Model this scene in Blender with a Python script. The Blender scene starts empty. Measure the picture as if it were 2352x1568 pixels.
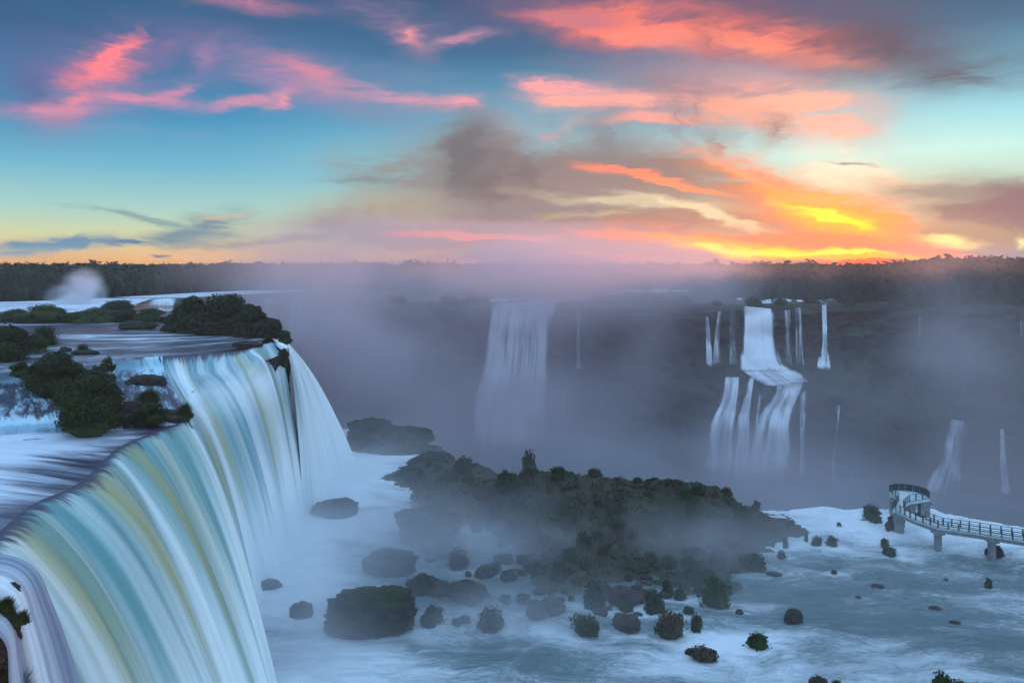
import bpy, math, random
import numpy as np
from mathutils import Vector

# ------------------------------------------------------------------ camera, world, sun, exposure
SC = bpy.context.scene
COL = SC.collection
F = 1846.0; UC = 1176.0; VH = 600.0; CZ = 85.0       # focal length / horizon in survey units, eye height (m)

cam = bpy.data.cameras.new('camera'); camo = bpy.data.objects.new('camera', cam); COL.objects.link(camo)
camo.location = (0, 0, CZ); camo.rotation_euler = (math.radians(90), 0, 0)
cam.sensor_width = 36.0; cam.lens = 36.0 * F / 2352.0
cam.shift_y = -(784.0 - VH) / 2352.0
cam.clip_start = 0.5; cam.clip_end = 20000
SC.camera = camo
SC.render.engine = 'CYCLES'
SC.cycles.use_denoising = True; SC.cycles.use_adaptive_sampling = True; SC.cycles.adaptive_threshold = 0.04
SC.cycles.max_bounces = 6; SC.cycles.diffuse_bounces = 3; SC.cycles.volume_bounces = 3
SC.cycles.glossy_bounces = 2; SC.cycles.transparent_max_bounces = 16
SC.cycles.volume_max_steps = 96
SC.cycles.sample_clamp_indirect = 4.0
vs = SC.view_settings; vs.view_transform = 'Standard'; vs.look = 'None'; vs.gamma = 1.0; vs.use_curve_mapping = False
vs.exposure = 0.0

def lin(h, k=1.0):
    h = h.lstrip('#'); o = []
    for i in (0, 2, 4):
        c = int(h[i:i+2], 16) / 255.0
        o.append((c / 12.92 if c <= 0.04045 else ((c + 0.055) / 1.055) ** 2.4) * k)
    return (*o, 1.0)

SUN_AZ = math.atan2(2010 - UC, F)                     # to the right of straight ahead (+Y)
world = bpy.data.worlds.new('World'); SC.world = world; world.use_nodes = True
wt = world.node_tree; wt.nodes.clear()
def WN(t, **kw):
    n = wt.nodes.new(t)
    for k, v in kw.items(): setattr(n, k, v)
    return n
def wl(a, b): wt.links.new(a, b)
def wmath(op, a, b=None, c=None, clamp=False):
    n = WN('ShaderNodeMath', operation=op); n.use_clamp = clamp
    for i, x in enumerate((a, b, c)):
        if x is None: continue
        if hasattr(x, 'links'): wl(x, n.inputs[i])
        else: n.inputs[i].default_value = x
    return n.outputs[0]
def wmix(fac, a, b):
    n = WN('ShaderNodeMix', data_type='RGBA')
    for s, x in ((n.inputs[0], fac), (n.inputs[6], a), (n.inputs[7], b)):
        if hasattr(x, 'links'): wl(x, s)
        else: s.default_value = x
    return n.outputs[2]
def az_el(u, v):
    x, y, z = (u - UC), F, (VH - v)
    return math.atan2(x, y), math.atan2(z, math.hypot(x, y))
geo = WN('ShaderNodeNewGeometry'); sep = WN('ShaderNodeSeparateXYZ')
inv = WN('ShaderNodeVectorMath', operation='SCALE'); inv.inputs[3].default_value = -1.0
wl(geo.outputs['Incoming'], inv.inputs[0]); wl(inv.outputs[0], sep.inputs[0])
AZ = wmath('ARCTAN2', sep.outputs[0], sep.outputs[1])
EL = wmath('ARCSINE', sep.outputs[2])
cmb = WN('ShaderNodeCombineXYZ'); wl(AZ, cmb.inputs[0]); wl(EL, cmb.inputs[1])
def wnoise(vec, sx, sy, scale, detail, off=0.0, rot=0.0, rough=0.55):
    m = WN('ShaderNodeMapping'); m.inputs['Scale'].default_value = (sx, sy, 1)
    m.inputs['Location'].default_value = (off, off * 0.7, off); m.inputs['Rotation'].default_value = (0, 0, rot)
    wl(vec, m.inputs[0])
    n = WN('ShaderNodeTexNoise'); n.inputs['Scale'].default_value = scale; n.inputs['Detail'].default_value = detail
    n.inputs['Roughness'].default_value = rough
    wl(m.outputs[0], n.inputs['Vector']); return n
# two-level warp of the direction so that cloud edges fray into wisps
n1 = wnoise(cmb.outputs[0], 1, 2.4, 5.0, 4.0, 3.1)
sb = WN('ShaderNodeVectorMath', operation='SUBTRACT'); wl(n1.outputs['Color'], sb.inputs[0]); sb.inputs[1].default_value = (.5, .5, .5)
ml = WN('ShaderNodeVectorMath', operation='MULTIPLY'); wl(sb.outputs[0], ml.inputs[0]); ml.inputs[1].default_value = (0.12, 0.040, 0)
ad = WN('ShaderNodeVectorMath', operation='ADD'); wl(cmb.outputs[0], ad.inputs[0]); wl(ml.outputs[0], ad.inputs[1])
n1b = wnoise(ad.outputs[0], 1, 3.5, 26.0, 5.0, 5.7, 0.12, 0.65)
sb2 = WN('ShaderNodeVectorMath', operation='SUBTRACT'); wl(n1b.outputs['Color'], sb2.inputs[0]); sb2.inputs[1].default_value = (.5, .5, .5)
ml2 = WN('ShaderNodeVectorMath', operation='MULTIPLY'); wl(sb2.outputs[0], ml2.inputs[0]); ml2.inputs[1].default_value = (0.05, 0.014, 0)
ad2 = WN('ShaderNodeVectorMath', operation='ADD'); wl(ad.outputs[0], ad2.inputs[0]); wl(ml2.outputs[0], ad2.inputs[1])
PW = ad2.outputs[0]
streak = wnoise(PW, 1, 5.0, 9.0, 8.0, 9.3, 0.10, 0.66).outputs[0]       # fine horizontal fibres
plumes = wnoise(PW, 2.6, 1.0, 7.0, 5.0, 31.0, 0.05, 0.6).outputs[0]     # ragged upright drifts of spray
puff = wnoise(PW, 1, 1.8, 6.0, 5.0, 20.0, 0.0, 0.6).outputs[0]         # rounder billows
def mr(x, a, b, c=0.0, d=1.0):
    n = WN('ShaderNodeMapRange', interpolation_type='SMOOTHSTEP')
    wl(x, n.inputs[0])
    for i, q in enumerate((a, b, c, d)): n.inputs[i + 1].default_value = q
    return n.outputs[0]
MOD = {0: None, 1: mr(streak, 0.32, 0.68, 0.12, 1.1), 2: mr(puff, 0.34, 0.66, 0.3, 1.0), 3: mr(streak, 0.45, 0.6, 0.0, 1.0), 5: mr(wnoise(PW, 1.0, 4.0, 9.0, 7.0, 44.0, -0.55, 0.62).outputs[0], 0.34, 0.66, 0.10, 1.1), 4: mr(plumes, 0.34, 0.70, 0.12, 0.95)}

# clear-sky gradients by elevation, left part and right part of the view
def ramp(stops):
    r = WN('ShaderNodeValToRGB'); cr = r.color_ramp; cr.interpolation = 'EASE' if False else 'LINEAR'
    while len(cr.elements) < len(stops): cr.elements.new(0.5)
    for e, (v, c) in zip(cr.elements, sorted(((az_el(UC, vv)[1] / 0.5, cc) for vv, cc in stops), key=lambda t: t[0])):
        e.position = max(0, min(1, v)); e.color = c
    wl(wmath('DIVIDE', EL, 0.5, clamp=True), r.inputs[0]); return r.outputs[0]
left = ramp([(604, lin('f3b571')), (575, lin('efcf92')), (540, lin('d3dcae')), (490, lin('a9d6cf')), (400, lin('6fb8d4')),
             (290, lin('3c92c0')), (150, lin('386f9e')), (0, lin('2d5a86')), (-200, lin('2f5f90'))])
right = ramp([(604, lin('ef8f62')), (575, lin('e6a679')), (520, lin('c9cdb0')), (440, lin('a9d8cc')), (370, lin('b4f2ee')),
              (300, lin('8bdcec')), (220, lin('55a6c2')), (120, lin('2b6a90')), (0, lin('1d4f74')), (-200, lin('24527c'))])
base = wmix(mr(AZ, -0.42, 0.30), left, right)

# clouds: (u, v, ru, rv, rotation deg (counter-clockwise), colour, gain, modulation)
CL = [
 # grey-blue veils high up
 (150, 60, 620, 120, 0, '2b5480', 1.2, 2), (560, 60, 420, 80, -6, '35608a', 1.2, 1),
 (300, 165, 520, 130, 6, '5c6ea0', 1.1, 2), (700, 180, 480, 110, -6, '5f80b0', 1.1, 2), (1000, 250, 500, 110, -8, '7f93b4', 1.3, 1),
 (60, 190, 220, 160, 0, '5d6a9e', 1.3, 2),
 (230, 190, 270, 130, 35, 'a87ba8', 1.7, 5), (205, 185, 190, 70, 45, 'dc7e96', 2.2, 5), (245, 130, 120, 24, 48, 'f87f8a', 2.6, 0),
 (190, 220, 150, 44, 25, 'e88a9c', 1.9, 5), (110, 258, 230, 26, 3, 'cf8fb0', 2.2, 1), (330, 232, 200, 26, -2, 'd58fb0', 2.2, 1), (400, 215, 90, 22, 28, 'c88cb0', 2, 1),
 (490, 140, 60, 70, -20, 'a07fae', 1.6, 2), (390, 95, 110, 40, 30, '9c78a8', 1.6, 2),
 (650, 170, 260, 60, -16, 'a585b0', 2.0, 1), (720, 172, 160, 26, -20, 'd48aa4', 2.0, 5), (560, 238, 170, 16, 14, 'cc92b2', 2.2, 1),
 (760, 215, 260, 32, -6, 'b88fb2', 1.8, 5), (930, 228, 220, 26, -10, 'dc9cb0', 2.2, 5), (1045, 235, 80, 20, 0, 'f49fac', 2.2, 1), (640, 235, 60, 24, 30, 'e090a8', 2, 1),
 (300, 305, 260, 12, 2, '7ca4cc', 1.4, 1),
 (560, 12, 230, 26, 0, 'b87c9c', 2.0, 1), (880, 20, 320, 50, -10, '7b6f98', 1.8, 1), (955, 70, 110, 60, -40, 'a87f9c', 1.8, 5), (960, 82, 50, 26, -30, 'e08f9c', 2.0, 1), (1070, 92, 120, 16, 12, 'c08ba8', 2.2, 1),
 # upper right red bank
 (1500, 40, 620, 130, -8, '6a5f86', 2.2, 2), (1650, 20, 420, 70, -6, '7a5a78', 2.2, 2), (1950, 100, 420, 110, -14, '4c4f6c', 2.2, 2), (2230, 170, 260, 60, -6, '3f5a74', 1.6, 1),
 (1460, 62, 330, 60, -9, 'e8766e', 2.4, 1), (1700, 85, 330, 62, -9, 'f0766a', 2.6, 1), (1500, 80, 200, 26, -5, 'ff8474', 3.0, 1), (1740, 98, 200, 30, -12, 'ff8a70', 3.0, 1), (1870, 128, 200, 26, -10, 'd87a74', 2.2, 1),
 (1300, 40, 160, 22, -8, 'd47a86', 2.4, 1),
 (1560, 210, 420, 120, 0, '93849a', 2.0, 2), (1700, 170, 300, 60, -10, 'ad96a6', 1.8, 2), (1420, 130, 260, 30, 0, '6e7c9c', 1.6, 1),
 (1290, 195, 170, 28, -6, 'f6a0a4', 2.8, 1), (1400, 238, 260, 32, -4, 'fba79e', 3.0, 1), (1470, 278, 200, 12, -2, 'faa69e', 2.8, 1), (1275, 303, 70, 16, 18, 'f2b2b0', 2.2, 1), (1170, 300, 140, 60, 0, 'b8b4bc', 1.4, 2),
 (1750, 240, 320, 62, -5, 'f8a08c', 2.6, 1), (1860, 262, 260, 80, -16, 'fbb4a0', 2.6, 1), (1640, 262, 160, 16, 6, 'fba890', 2.6, 1), (1960, 300, 160, 22, -10, 'f4b8a8', 2.2, 1), (2010, 250, 200, 110, -30, 'a8b4bc', 1.3, 2),
 # smoke-grey spray clouds over the gorge
 (1060, 330, 130, 70, 20, '7d8a92', 2.0, 2), (930, 385, 300, 60, 0, '8fa3a6', 2.0, 1), (860, 415, 200, 14, 0, '7f979c', 2.0, 1),
 (1230, 420, 460, 170, -6, '877e86', 2.6, 2), (1000, 430, 260, 70, 0, '8f9296', 1.8, 1), (1130, 440, 220, 110, 0, '877c84', 2.2, 2), (1420, 400, 380, 90, -8, '8f8086', 2.6, 2), (1600, 400, 330, 60, -12, '8c7c82', 2.4, 1), (1700, 430, 240, 60, -25, '91807f', 2.2, 1),
 (1500, 500, 620, 90, -3, 'a08a88', 2.6, 2), (1240, 520, 520, 100, 0, '948890', 2.4, 2), (1750, 520, 380, 70, -6, 'a88884', 2.4, 1), (900, 490, 320, 60, 0, 'b4ac9c', 1.6, 2),
 (1080, 570, 420, 50, 0, 'a8929a', 2.6, 2), (1500, 585, 620, 46, 0, 'c98f8e', 2.4, 1), (780, 520, 220, 40, 0, '98989a', 1.6, 2),
 (1075, 370, 80, 120, 8, '6c6e78', 3.0, 4), (1160, 420, 130, 110, 0, '746c76', 3.0, 4), (1390, 330, 110, 120, 0, '7c8490', 1.5, 4), (1560, 250, 120, 150, 0, '86788a', 1.5, 4), (1640, 90, 90, 80, 0, '9a6470', 1.4, 4), (1760, 290, 160, 70, 0, '96888c', 1.4, 4), (1640, 330, 90, 70, 0, '8a9296', 1.3, 4), (900, 520, 240, 80, 0, '9c9896', 2.2, 4), (1040, 545, 300, 90, 0, 'a2909a', 2.2, 4),
 (1450, 472, 360, 16, -4, 'cfc6ac', 2.4, 1), (1640, 495, 260, 10, -14, 'e0cfae', 2.6, 0), (1350, 500, 180, 10, 0, 'c6b88e', 1.8, 1),
 # low wisps on the left
 (480, 520, 150, 48, 18, '7393a0', 2.6, 1), (420, 545, 130, 26, 10, '7a96a4', 2.2, 1), (330, 505, 300, 12, -8, '8fb0b0', 2.0, 1), (520, 490, 90, 9, 6, 'd6bca8', 1.8, 1),
 (140, 570, 230, 22, 4, '6f98b4', 2.6, 1), (300, 568, 80, 7, 3, '5f88ac', 2.4, 0), (60, 590, 160, 16, 6, '86a8b8', 1.8, 1), (650, 548, 280, 14, 6, 'a8a296', 2.2, 1),
 (700, 585, 560, 22, 2, 'fdc27c', 2.2, 1), (380, 596, 30, 3, 0, '6f88a0', 2.4, 0),
 # fiery bank round the sunset
 (1480, 408, 190, 12, -16, 'ff8468', 3.4, 0), (1560, 432, 130, 10, -15, 'ff9070', 3.2, 0), (1400, 392, 110, 12, -12, 'e88474', 2.6, 0),
 (980, 536, 160, 11, 2, 'f48e80', 3.0, 1), (1110, 540, 200, 9, -3, 'fa9380', 3.2, 1), (1230, 548, 90, 7, 0, 'f88c7c', 2.8, 1), (1080, 598, 120, 7, -2, 'fba078', 2.6, 1), (1190, 616, 70, 5, 0, 'ff8c6c', 3, 0),
 (1900, 470, 420, 90, -20, 'fd8a64', 3.0, 1), (1780, 420, 230, 44, -26, 'fb9078', 3.0, 1), (2000, 500, 300, 70, -22, 'ff9150', 3.0, 1), (1700, 400, 170, 16, -28, 'ffa080', 2.6, 1), (1800, 450, 200, 20, -22, 'ff9a62', 2.6, 1), (1960, 510, 250, 34, -18, 'ffae40', 2.2, 1), (1850, 480, 120, 14, -14, 'ffe050', 2.4, 1), (1930, 500, 110, 11, -20, 'ffec50', 2.6, 1), (2020, 530, 150, 12, -20, 'ffd640', 2.6, 1), (2080, 556, 170, 14, -14, 'ffba3c', 2.6, 1), (2080, 520, 140, 20, -26, 'ff9058', 2.4, 1),
 (1900, 450, 160, 20, -10, 'ffa968', 2.4, 1), (2140, 560, 170, 26, -18, 'ff8a58', 2.6, 1),
 (1900, 560, 620, 34, -5, 'fb8568', 2.8, 1), (1560, 548, 330, 14, -3, 'ff8458', 3.2, 1), (1740, 560, 320, 12, -5, 'ff9a3c', 3.4, 0), (1420, 585, 170, 8, -4, 'ff8c6c', 3.0, 0),
 (1850, 576, 330, 13, -4, 'ffd200', 3.6, 0), (2000, 590, 280, 10, -3, 'ffb428', 3.4, 0), (1960, 578, 150, 6, -3, 'fff53c', 3.4, 0), (1750, 570, 150, 6, -5, 'ffee30', 3.2, 0), (2030, 603, 240, 9, 0, 'ff5a28', 2.6, 0),
 # right: pale cream, slate bank
 (1960, 385, 220, 46, -10, 'e9e6cf', 2.2, 1), (1930, 400, 130, 30, -14, 'fce4cc', 2.4, 1), (1985, 372, 90, 6, -8, '7fa0a8', 2.0, 1), (2060, 420, 260, 40, -6, 'd8c6b4', 1.8, 1),
 (2290, 480, 300, 90, -8, '5a6c84', 3.0, 2), (2220, 440, 220, 26, -4, '6b8892', 2.4, 1), (2330, 470, 130, 60, 0, '525f80', 2.4, 0), (2240, 540, 200, 44, -6, '8c8f84', 2.4, 1), (2330, 575, 150, 26, 0, '8d95a0', 2.4, 1),
 (2180, 553, 90, 14, -6, 'f6ee9a', 2.4, 1), (2352, 550, 40, 16, 0, 'e4e8a8', 2, 0), (2270, 582, 60, 5, 0, 'ee8c84', 2.2, 0),
]
cur = base
for (u, v, ru, rv, rot, colr, gain, mod) in CL:
    a, e = az_el(u, v)
    m = WN('ShaderNodeMapping', vector_type='TEXTURE')
    m.inputs['Location'].default_value = (a, e, 0); m.inputs['Rotation'].default_value = (0, 0, math.radians(rot))
    c2 = math.cos(a) ** 2
    m.inputs['Scale'].default_value = (ru / F * c2 * 1.15, rv / F * math.cos(a) * 1.35, 1)
    wl(PW, m.inputs[0])
    g = WN('ShaderNodeTexGradient', gradient_type='QUADRATIC_SPHERE'); wl(m.outputs[0], g.inputs[0])
    if MOD[mod] is None: fac = wmath('MULTIPLY', g.outputs[1], gain, clamp=True)
    else:
        fac = wmath('MULTIPLY', g.outputs[1], MOD[mod]); fac = wmath('MULTIPLY', fac, gain * (0.78 if v < 320 and u < 1200 else 1.05), clamp=True)
    cur = wmix(fac, cur, lin(colr, 1.35 if (u > 1700 and v > 480 and colr.startswith('ff')) else 1.12 if colr[0] in 'ef' else 1.0))
# unseen sky overhead and behind the camera, brightened blue to light the gorge
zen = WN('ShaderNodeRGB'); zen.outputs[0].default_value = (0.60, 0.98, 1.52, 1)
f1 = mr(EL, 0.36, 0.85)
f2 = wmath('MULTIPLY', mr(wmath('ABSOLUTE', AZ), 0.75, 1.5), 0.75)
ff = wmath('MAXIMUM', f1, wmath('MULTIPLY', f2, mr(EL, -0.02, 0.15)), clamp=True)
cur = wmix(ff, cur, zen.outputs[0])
sky = WN('ShaderNodeTexSky', sky_type='NISHITA'); sky.sun_disc = False
sky.sun_elevation = math.radians(1.0); sky.sun_rotation = SUN_AZ; sky.altitude = 200; sky.dust_density = 2.0
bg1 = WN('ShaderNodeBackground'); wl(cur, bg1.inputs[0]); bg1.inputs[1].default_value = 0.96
bg2 = WN('ShaderNodeBackground'); wl(sky.outputs[0], bg2.inputs[0]); bg2.inputs[1].default_value = 0.02
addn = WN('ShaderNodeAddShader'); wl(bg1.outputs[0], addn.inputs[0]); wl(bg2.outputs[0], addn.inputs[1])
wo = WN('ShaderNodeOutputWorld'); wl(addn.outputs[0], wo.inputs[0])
world.cycles.sampling_method = 'MANUAL'; world.cycles.sample_map_resolution = 512

sl = bpy.data.lights.new('sun', 'SUN'); so = bpy.data.objects.new('sun', sl); COL.objects.link(so)
sl.energy = 1.5; sl.angle = math.radians(3.0); sl.color = (1.0, 0.42, 0.26)
sel = math.radians(2.5)
sd = Vector((math.sin(SUN_AZ) * math.cos(sel), math.cos(SUN_AZ) * math.cos(sel), math.sin(sel)))
so.rotation_euler = sd.to_track_quat('Z', 'Y').to_euler()

# ------------------------------------------------------------------ helpers
rng = np.random.default_rng(7); random.seed(7)
def hash3(ix, iy, iz):
    h = (ix * 374761393 + iy * 668265263 + iz * 2147483647 * 3 + 12345) & 0xffffffff
    h = ((h ^ (h >> 13)) * 1274126177) & 0xffffffff
    h = ((h ^ (h >> 16)) * 2246822519) & 0xffffffff
    return ((h ^ (h >> 15)) & 0xffffff) / float(0xffffff)
def vnoise(p):
    p = np.asarray(p, float); i = np.floor(p).astype(np.int64); f = p - i; f = f * f * (3 - 2 * f); r = 0
    for dx in (0, 1):
        for dy in (0, 1):
            for dz in (0, 1):
                w = (f[..., 0] if dx else 1 - f[..., 0]) * (f[..., 1] if dy else 1 - f[..., 1]) * (f[..., 2] if dz else 1 - f[..., 2])
                r = r + w * hash3(i[..., 0] + dx, i[..., 1] + dy, i[..., 2] + dz)
    return r * 2 - 1
def fbm(p, octv=4, g=0.5):
    p = np.asarray(p, float); a = 1; s = 0; t = 0
    for k in range(octv):
        s = s + a * vnoise(p * (2 ** k) + 17.3 * k); t += a; a *= g
    return s / t
def smooth(x, a, b):
    t = np.clip((x - a) / (b - a), 0, 1); return t * t * (3 - 2 * t)

def mesh_np(name, V, Q, mat, parent=None, uv=None, attrs=None, smooth_=True, kind=None, quads=True, matidx=None, mats=None):
    V = np.asarray(V, np.float32).reshape(-1, 3); Q = np.asarray(Q, np.int32); n = Q.shape[1]
    me = bpy.data.meshes.new(name)
    me.vertices.add(len(V)); me.vertices.foreach_set('co', V.ravel())
    me.loops.add(Q.size); me.loops.foreach_set('vertex_index', Q.ravel())
    me.polygons.add(len(Q)); me.polygons.foreach_set('loop_start', np.arange(0, Q.size, n, dtype=np.int32))
    me.polygons.foreach_set('loop_total', np.full(len(Q), n, np.int32))
    me.update(calc_edges=True)
    me.polygons.foreach_set('use_smooth', np.full(len(Q), smooth_, bool))
    if uv is not None:
        l = me.uv_layers.new(name='UVMap'); l.data.foreach_set('uv', np.asarray(uv, np.float32).reshape(-1, 2)[Q.ravel()].ravel())
    for k, a in (attrs or {}).items():
        at = me.attributes.new(k, 'FLOAT', 'POINT'); at.data.foreach_set('value', np.asarray(a, np.float32).ravel())
    me.materials.append(mat); me.validate()
    o = bpy.data.objects.new(name, me); COL.objects.link(o)
    if parent: o.parent = parent
    if kind: o['kind'] = kind
    return o
def tag(o, label=None, cat=None, group=None, kind=None):
    for k, v in (('label', label), ('category', cat), ('group', group), ('kind', kind)):
        if v: o[k] = v
    return o
def empty(name, loc=(0, 0, 0)):
    o = bpy.data.objects.new(name, None); o.empty_display_size = 0.5; COL.objects.link(o); o.location = loc; return o
def P(u, v, Y): return np.array([(u - UC) / F * Y, Y, CZ - (v - VH) / F * Y])
def G(u, v, h):                                        # point h metres below the eye seen at survey position (u, v)
    Y = h * F / (v - VH); return np.array([(u - UC) / F * Y, Y, CZ - h])
def grid_faces(nu, nv):
    i = np.arange(nu - 1)[:, None] * nv + np.arange(nv - 1)[None, :]
    return np.stack([i, i + nv, i + nv + 1, i + 1], -1).reshape(-1, 4)
def catmull(C, n, axis=0):
    C = np.moveaxis(np.asarray(C, float), axis, 0); K = len(C)
    t = np.linspace(0, K - 1, n); i = np.minimum(t.astype(int), K - 2); f = (t - i).reshape((-1,) + (1,) * (C.ndim - 1))
    p0 = np.where((i > 0).reshape(f.shape), C[np.maximum(i - 1, 0)], 2 * C[i] - C[i + 1]); p1 = C[i]; p2 = C[i + 1]
    p3 = np.where((i < K - 2).reshape(f.shape), C[np.minimum(i + 2, K - 1)], 2 * C[i + 1] - C[i])
    r = 0.5 * (2 * p1 + (p2 - p0) * f + (2 * p0 - 5 * p1 + 4 * p2 - p3) * f ** 2 + (3 * p1 - p0 - 3 * p2 + p3) * f ** 3)
    return np.moveaxis(r, 0, axis)
def lens(Pg, axis):
    d = np.linalg.norm(np.diff(Pg, axis=axis), axis=-1); m = d.mean(axis=1 - axis)
    return np.concatenate([[0], np.cumsum(m)])
def normals(Pg):
    a = np.gradient(Pg, axis=0); b = np.gradient(Pg, axis=1); n = np.cross(a, b)
    n /= np.linalg.norm(n, axis=-1, keepdims=True) + 1e-9; return n

# ------------------------------------------------------------------ materials
class M:
    def __init__(s, name):
        s.m = bpy.data.materials.new(name); s.m.use_nodes = True; s.t = s.m.node_tree; s.b = s.t.nodes['Principled BSDF']
        s.b.inputs['Specular IOR Level'].default_value = 0.3
    def n(s, t, **kw):
        q = s.t.nodes.new(t)
        for k, v in kw.items(): setattr(q, k, v)
        return q
    def l(s, a, b): s.t.links.new(a, b)
    def set(s, sock, x):
        if hasattr(x, 'links'): s.l(x, sock)
        else: sock.default_value = x
    def math(s, op, a, b=None, clamp=False):
        q = s.n('ShaderNodeMath', operation=op); q.use_clamp = clamp; s.set(q.inputs[0], a)
        if b is not None: s.set(q.inputs[1], b)
        return q.outputs[0]
    def mix(s, f, a, b):
        q = s.n('ShaderNodeMix', data_type='RGBA'); s.set(q.inputs[0], f); s.set(q.inputs[6], a); s.set(q.inputs[7], b); return q.outputs[2]
    def mr(s, x, a, b, c=0.0, d=1.0):
        q = s.n('ShaderNodeMapRange', interpolation_type='SMOOTHSTEP'); s.l(x, q.inputs[0])
        for i, y in enumerate((a, b, c, d)): q.inputs[i + 1].default_value = y
        return q.outputs[0]
    def coord(s, kind, scale=(1, 1, 1), rot=(0, 0, 0), loc=(0, 0, 0)):
        tc = s.n('ShaderNodeTexCoord'); mp = s.n('ShaderNodeMapping'); s.l(tc.outputs[kind], mp.inputs[0])
        mp.inputs['Scale'].default_value = scale; mp.inputs['Rotation'].default_value = rot; mp.inputs['Location'].default_value = loc
        return mp.outputs[0]
    def noise(s, vec, scale, detail=4, rough=0.55, dist=0.0):
        q = s.n('ShaderNodeTexNoise'); s.l(vec, q.inputs['Vector']); q.inputs['Scale'].default_value = scale
        q.inputs['Detail'].default_value = detail; q.inputs['Roughness'].default_value = rough; q.inputs['Distortion'].default_value = dist
        return q.outputs[0]
    def attr(s, name):
        q = s.n('ShaderNodeAttribute', attribute_name=name); return q.outputs['Fac']
    def bump(s, h, strength, dist=0.2):
        q = s.n('ShaderNodeBump'); q.inputs['Strength'].default_value = strength; q.inputs['Distance'].default_value = dist
        s.l(h, q.inputs['Height']); s.l(q.outputs[0], s.b.inputs['Normal'])
    def col(s, x): s.set(s.b.inputs['Base Color'], x)
    def rough(s, x): s.set(s.b.inputs['Roughness'], x)

def mat_fall(name, tint_lip, tint_deep, white, scale=1.0, olive=0.5):
    """sheet of falling water: UV x = metres along the lip, UV y = metres down the flow"""
    m = M(name)
    a = m.noise(m.coord('UV', (0.20 * scale, 0.008, 1)), 1.0, 2, 0.45)
    b = m.noise(m.coord('UV', (1.5 * scale, 0.035, 1), loc=(5, 3, 0)), 1.0, 4, 0.6)
    c = m.noise(m.coord('UV', (0.15 * scale, 0.008, 1), loc=(9, 1, 0)), 1.0, 2, 0.5)
    foam = m.attr('foam')
    k = m.math('ADD', m.math('MULTIPLY', a, 0.80), m.math('MULTIPLY', b, 0.20))
    k = m.math('ADD', k, m.math('MULTIPLY', m.math('SUBTRACT', foam, 0.5), 0.34))
    dens = m.mr(k, 0.34, 0.64)
    tint = m.mix(m.mr(c, 0.54 - 0.1 * olive, 0.66), tint_deep, tint_lip)
    tint = m.mix(m.mr(foam, 0.35, 1.1), tint, tint_deep)
    tc_ = m.n('ShaderNodeTexCoord'); sp_ = m.n('ShaderNodeSeparateXYZ'); m.l(tc_.outputs['UV'], sp_.inputs[0])
    jag = m.noise(m.coord('UV', (1.1, 0.10, 1), loc=(2, 8, 0)), 1.0, 4, 0.7)
    edge = m.mr(m.math('ADD', sp_.outputs[1], m.math('MULTIPLY', m.math('SUBTRACT', jag, 0.5), 9.0)), 0.6, 3.0)
    m.col(m.mix(edge, (0.07, 0.06, 0.09, 1), m.mix(dens, tint, white))); m.rough(m.mr(dens, 0, 1, 0.5, 0.8))
    m.bump(b, 0.10, 0.12)
    return m.m
FALL = mat_fall('falling_water', (0.34, 0.38, 0.22, 1), (0.08, 0.27, 0.32, 1), (0.80, 0.86, 0.84, 1))
FALL_NEAR = mat_fall('falling_water_thick', (0.38, 0.39, 0.19, 1), (0.12, 0.31, 0.30, 1), (0.82, 0.87, 0.82, 1), 1.0, 1.0)
FALL_FAR = mat_fall('far_falling_water', (0.35, 0.42, 0.35, 1), (0.22, 0.36, 0.42, 1), (0.85, 0.88, 0.9, 1), 0.5, 0.0)

def mat_flow(name, deep, foamc, sx=0.05, sy=0.5, bumpk=0.5, lo=0.42, hi=0.66):
    """river surface: UV y runs along the current"""
    m = M(name)
    a = m.noise(m.coord('UV', (sy, sx, 1)), 1.0, 6, 0.62, 0.6)
    b = m.noise(m.coord('UV', (sy * 3.5, sx * 4, 1), loc=(3, 7, 0)), 1.0, 5, 0.65, 0.8)
    foam = m.attr('foam')
    k = m.math('ADD', m.math('ADD', m.math('MULTIPLY', a, 0.65), m.math('MULTIPLY', b, 0.35)), m.math('MULTIPLY', foam, 0.30))
    d = m.mr(k, lo + 0.05, hi + 0.08)
    m.col(m.mix(d, deep, foamc)); m.rough(m.mr(d, 0, 1, 0.32, 0.7))
    m.bump(m.math('ADD', a, m.math('MULTIPLY', b, 0.4)), bumpk, 0.5)
    m.b.inputs['Specular IOR Level'].default_value = 0.5
    return m.m
RIVER = mat_flow('river_surface', (0.045, 0.04, 0.055, 1), (0.62, 0.68, 0.76, 1), 0.03, 0.22, 0.45, 0.50, 0.66)
POOL = mat_flow('silky_pool_surface', (0.05, 0.045, 0.07, 1), (0.66, 0.72, 0.8, 1), 0.03, 0.22, 0.25, 0.42, 0.68)

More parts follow.
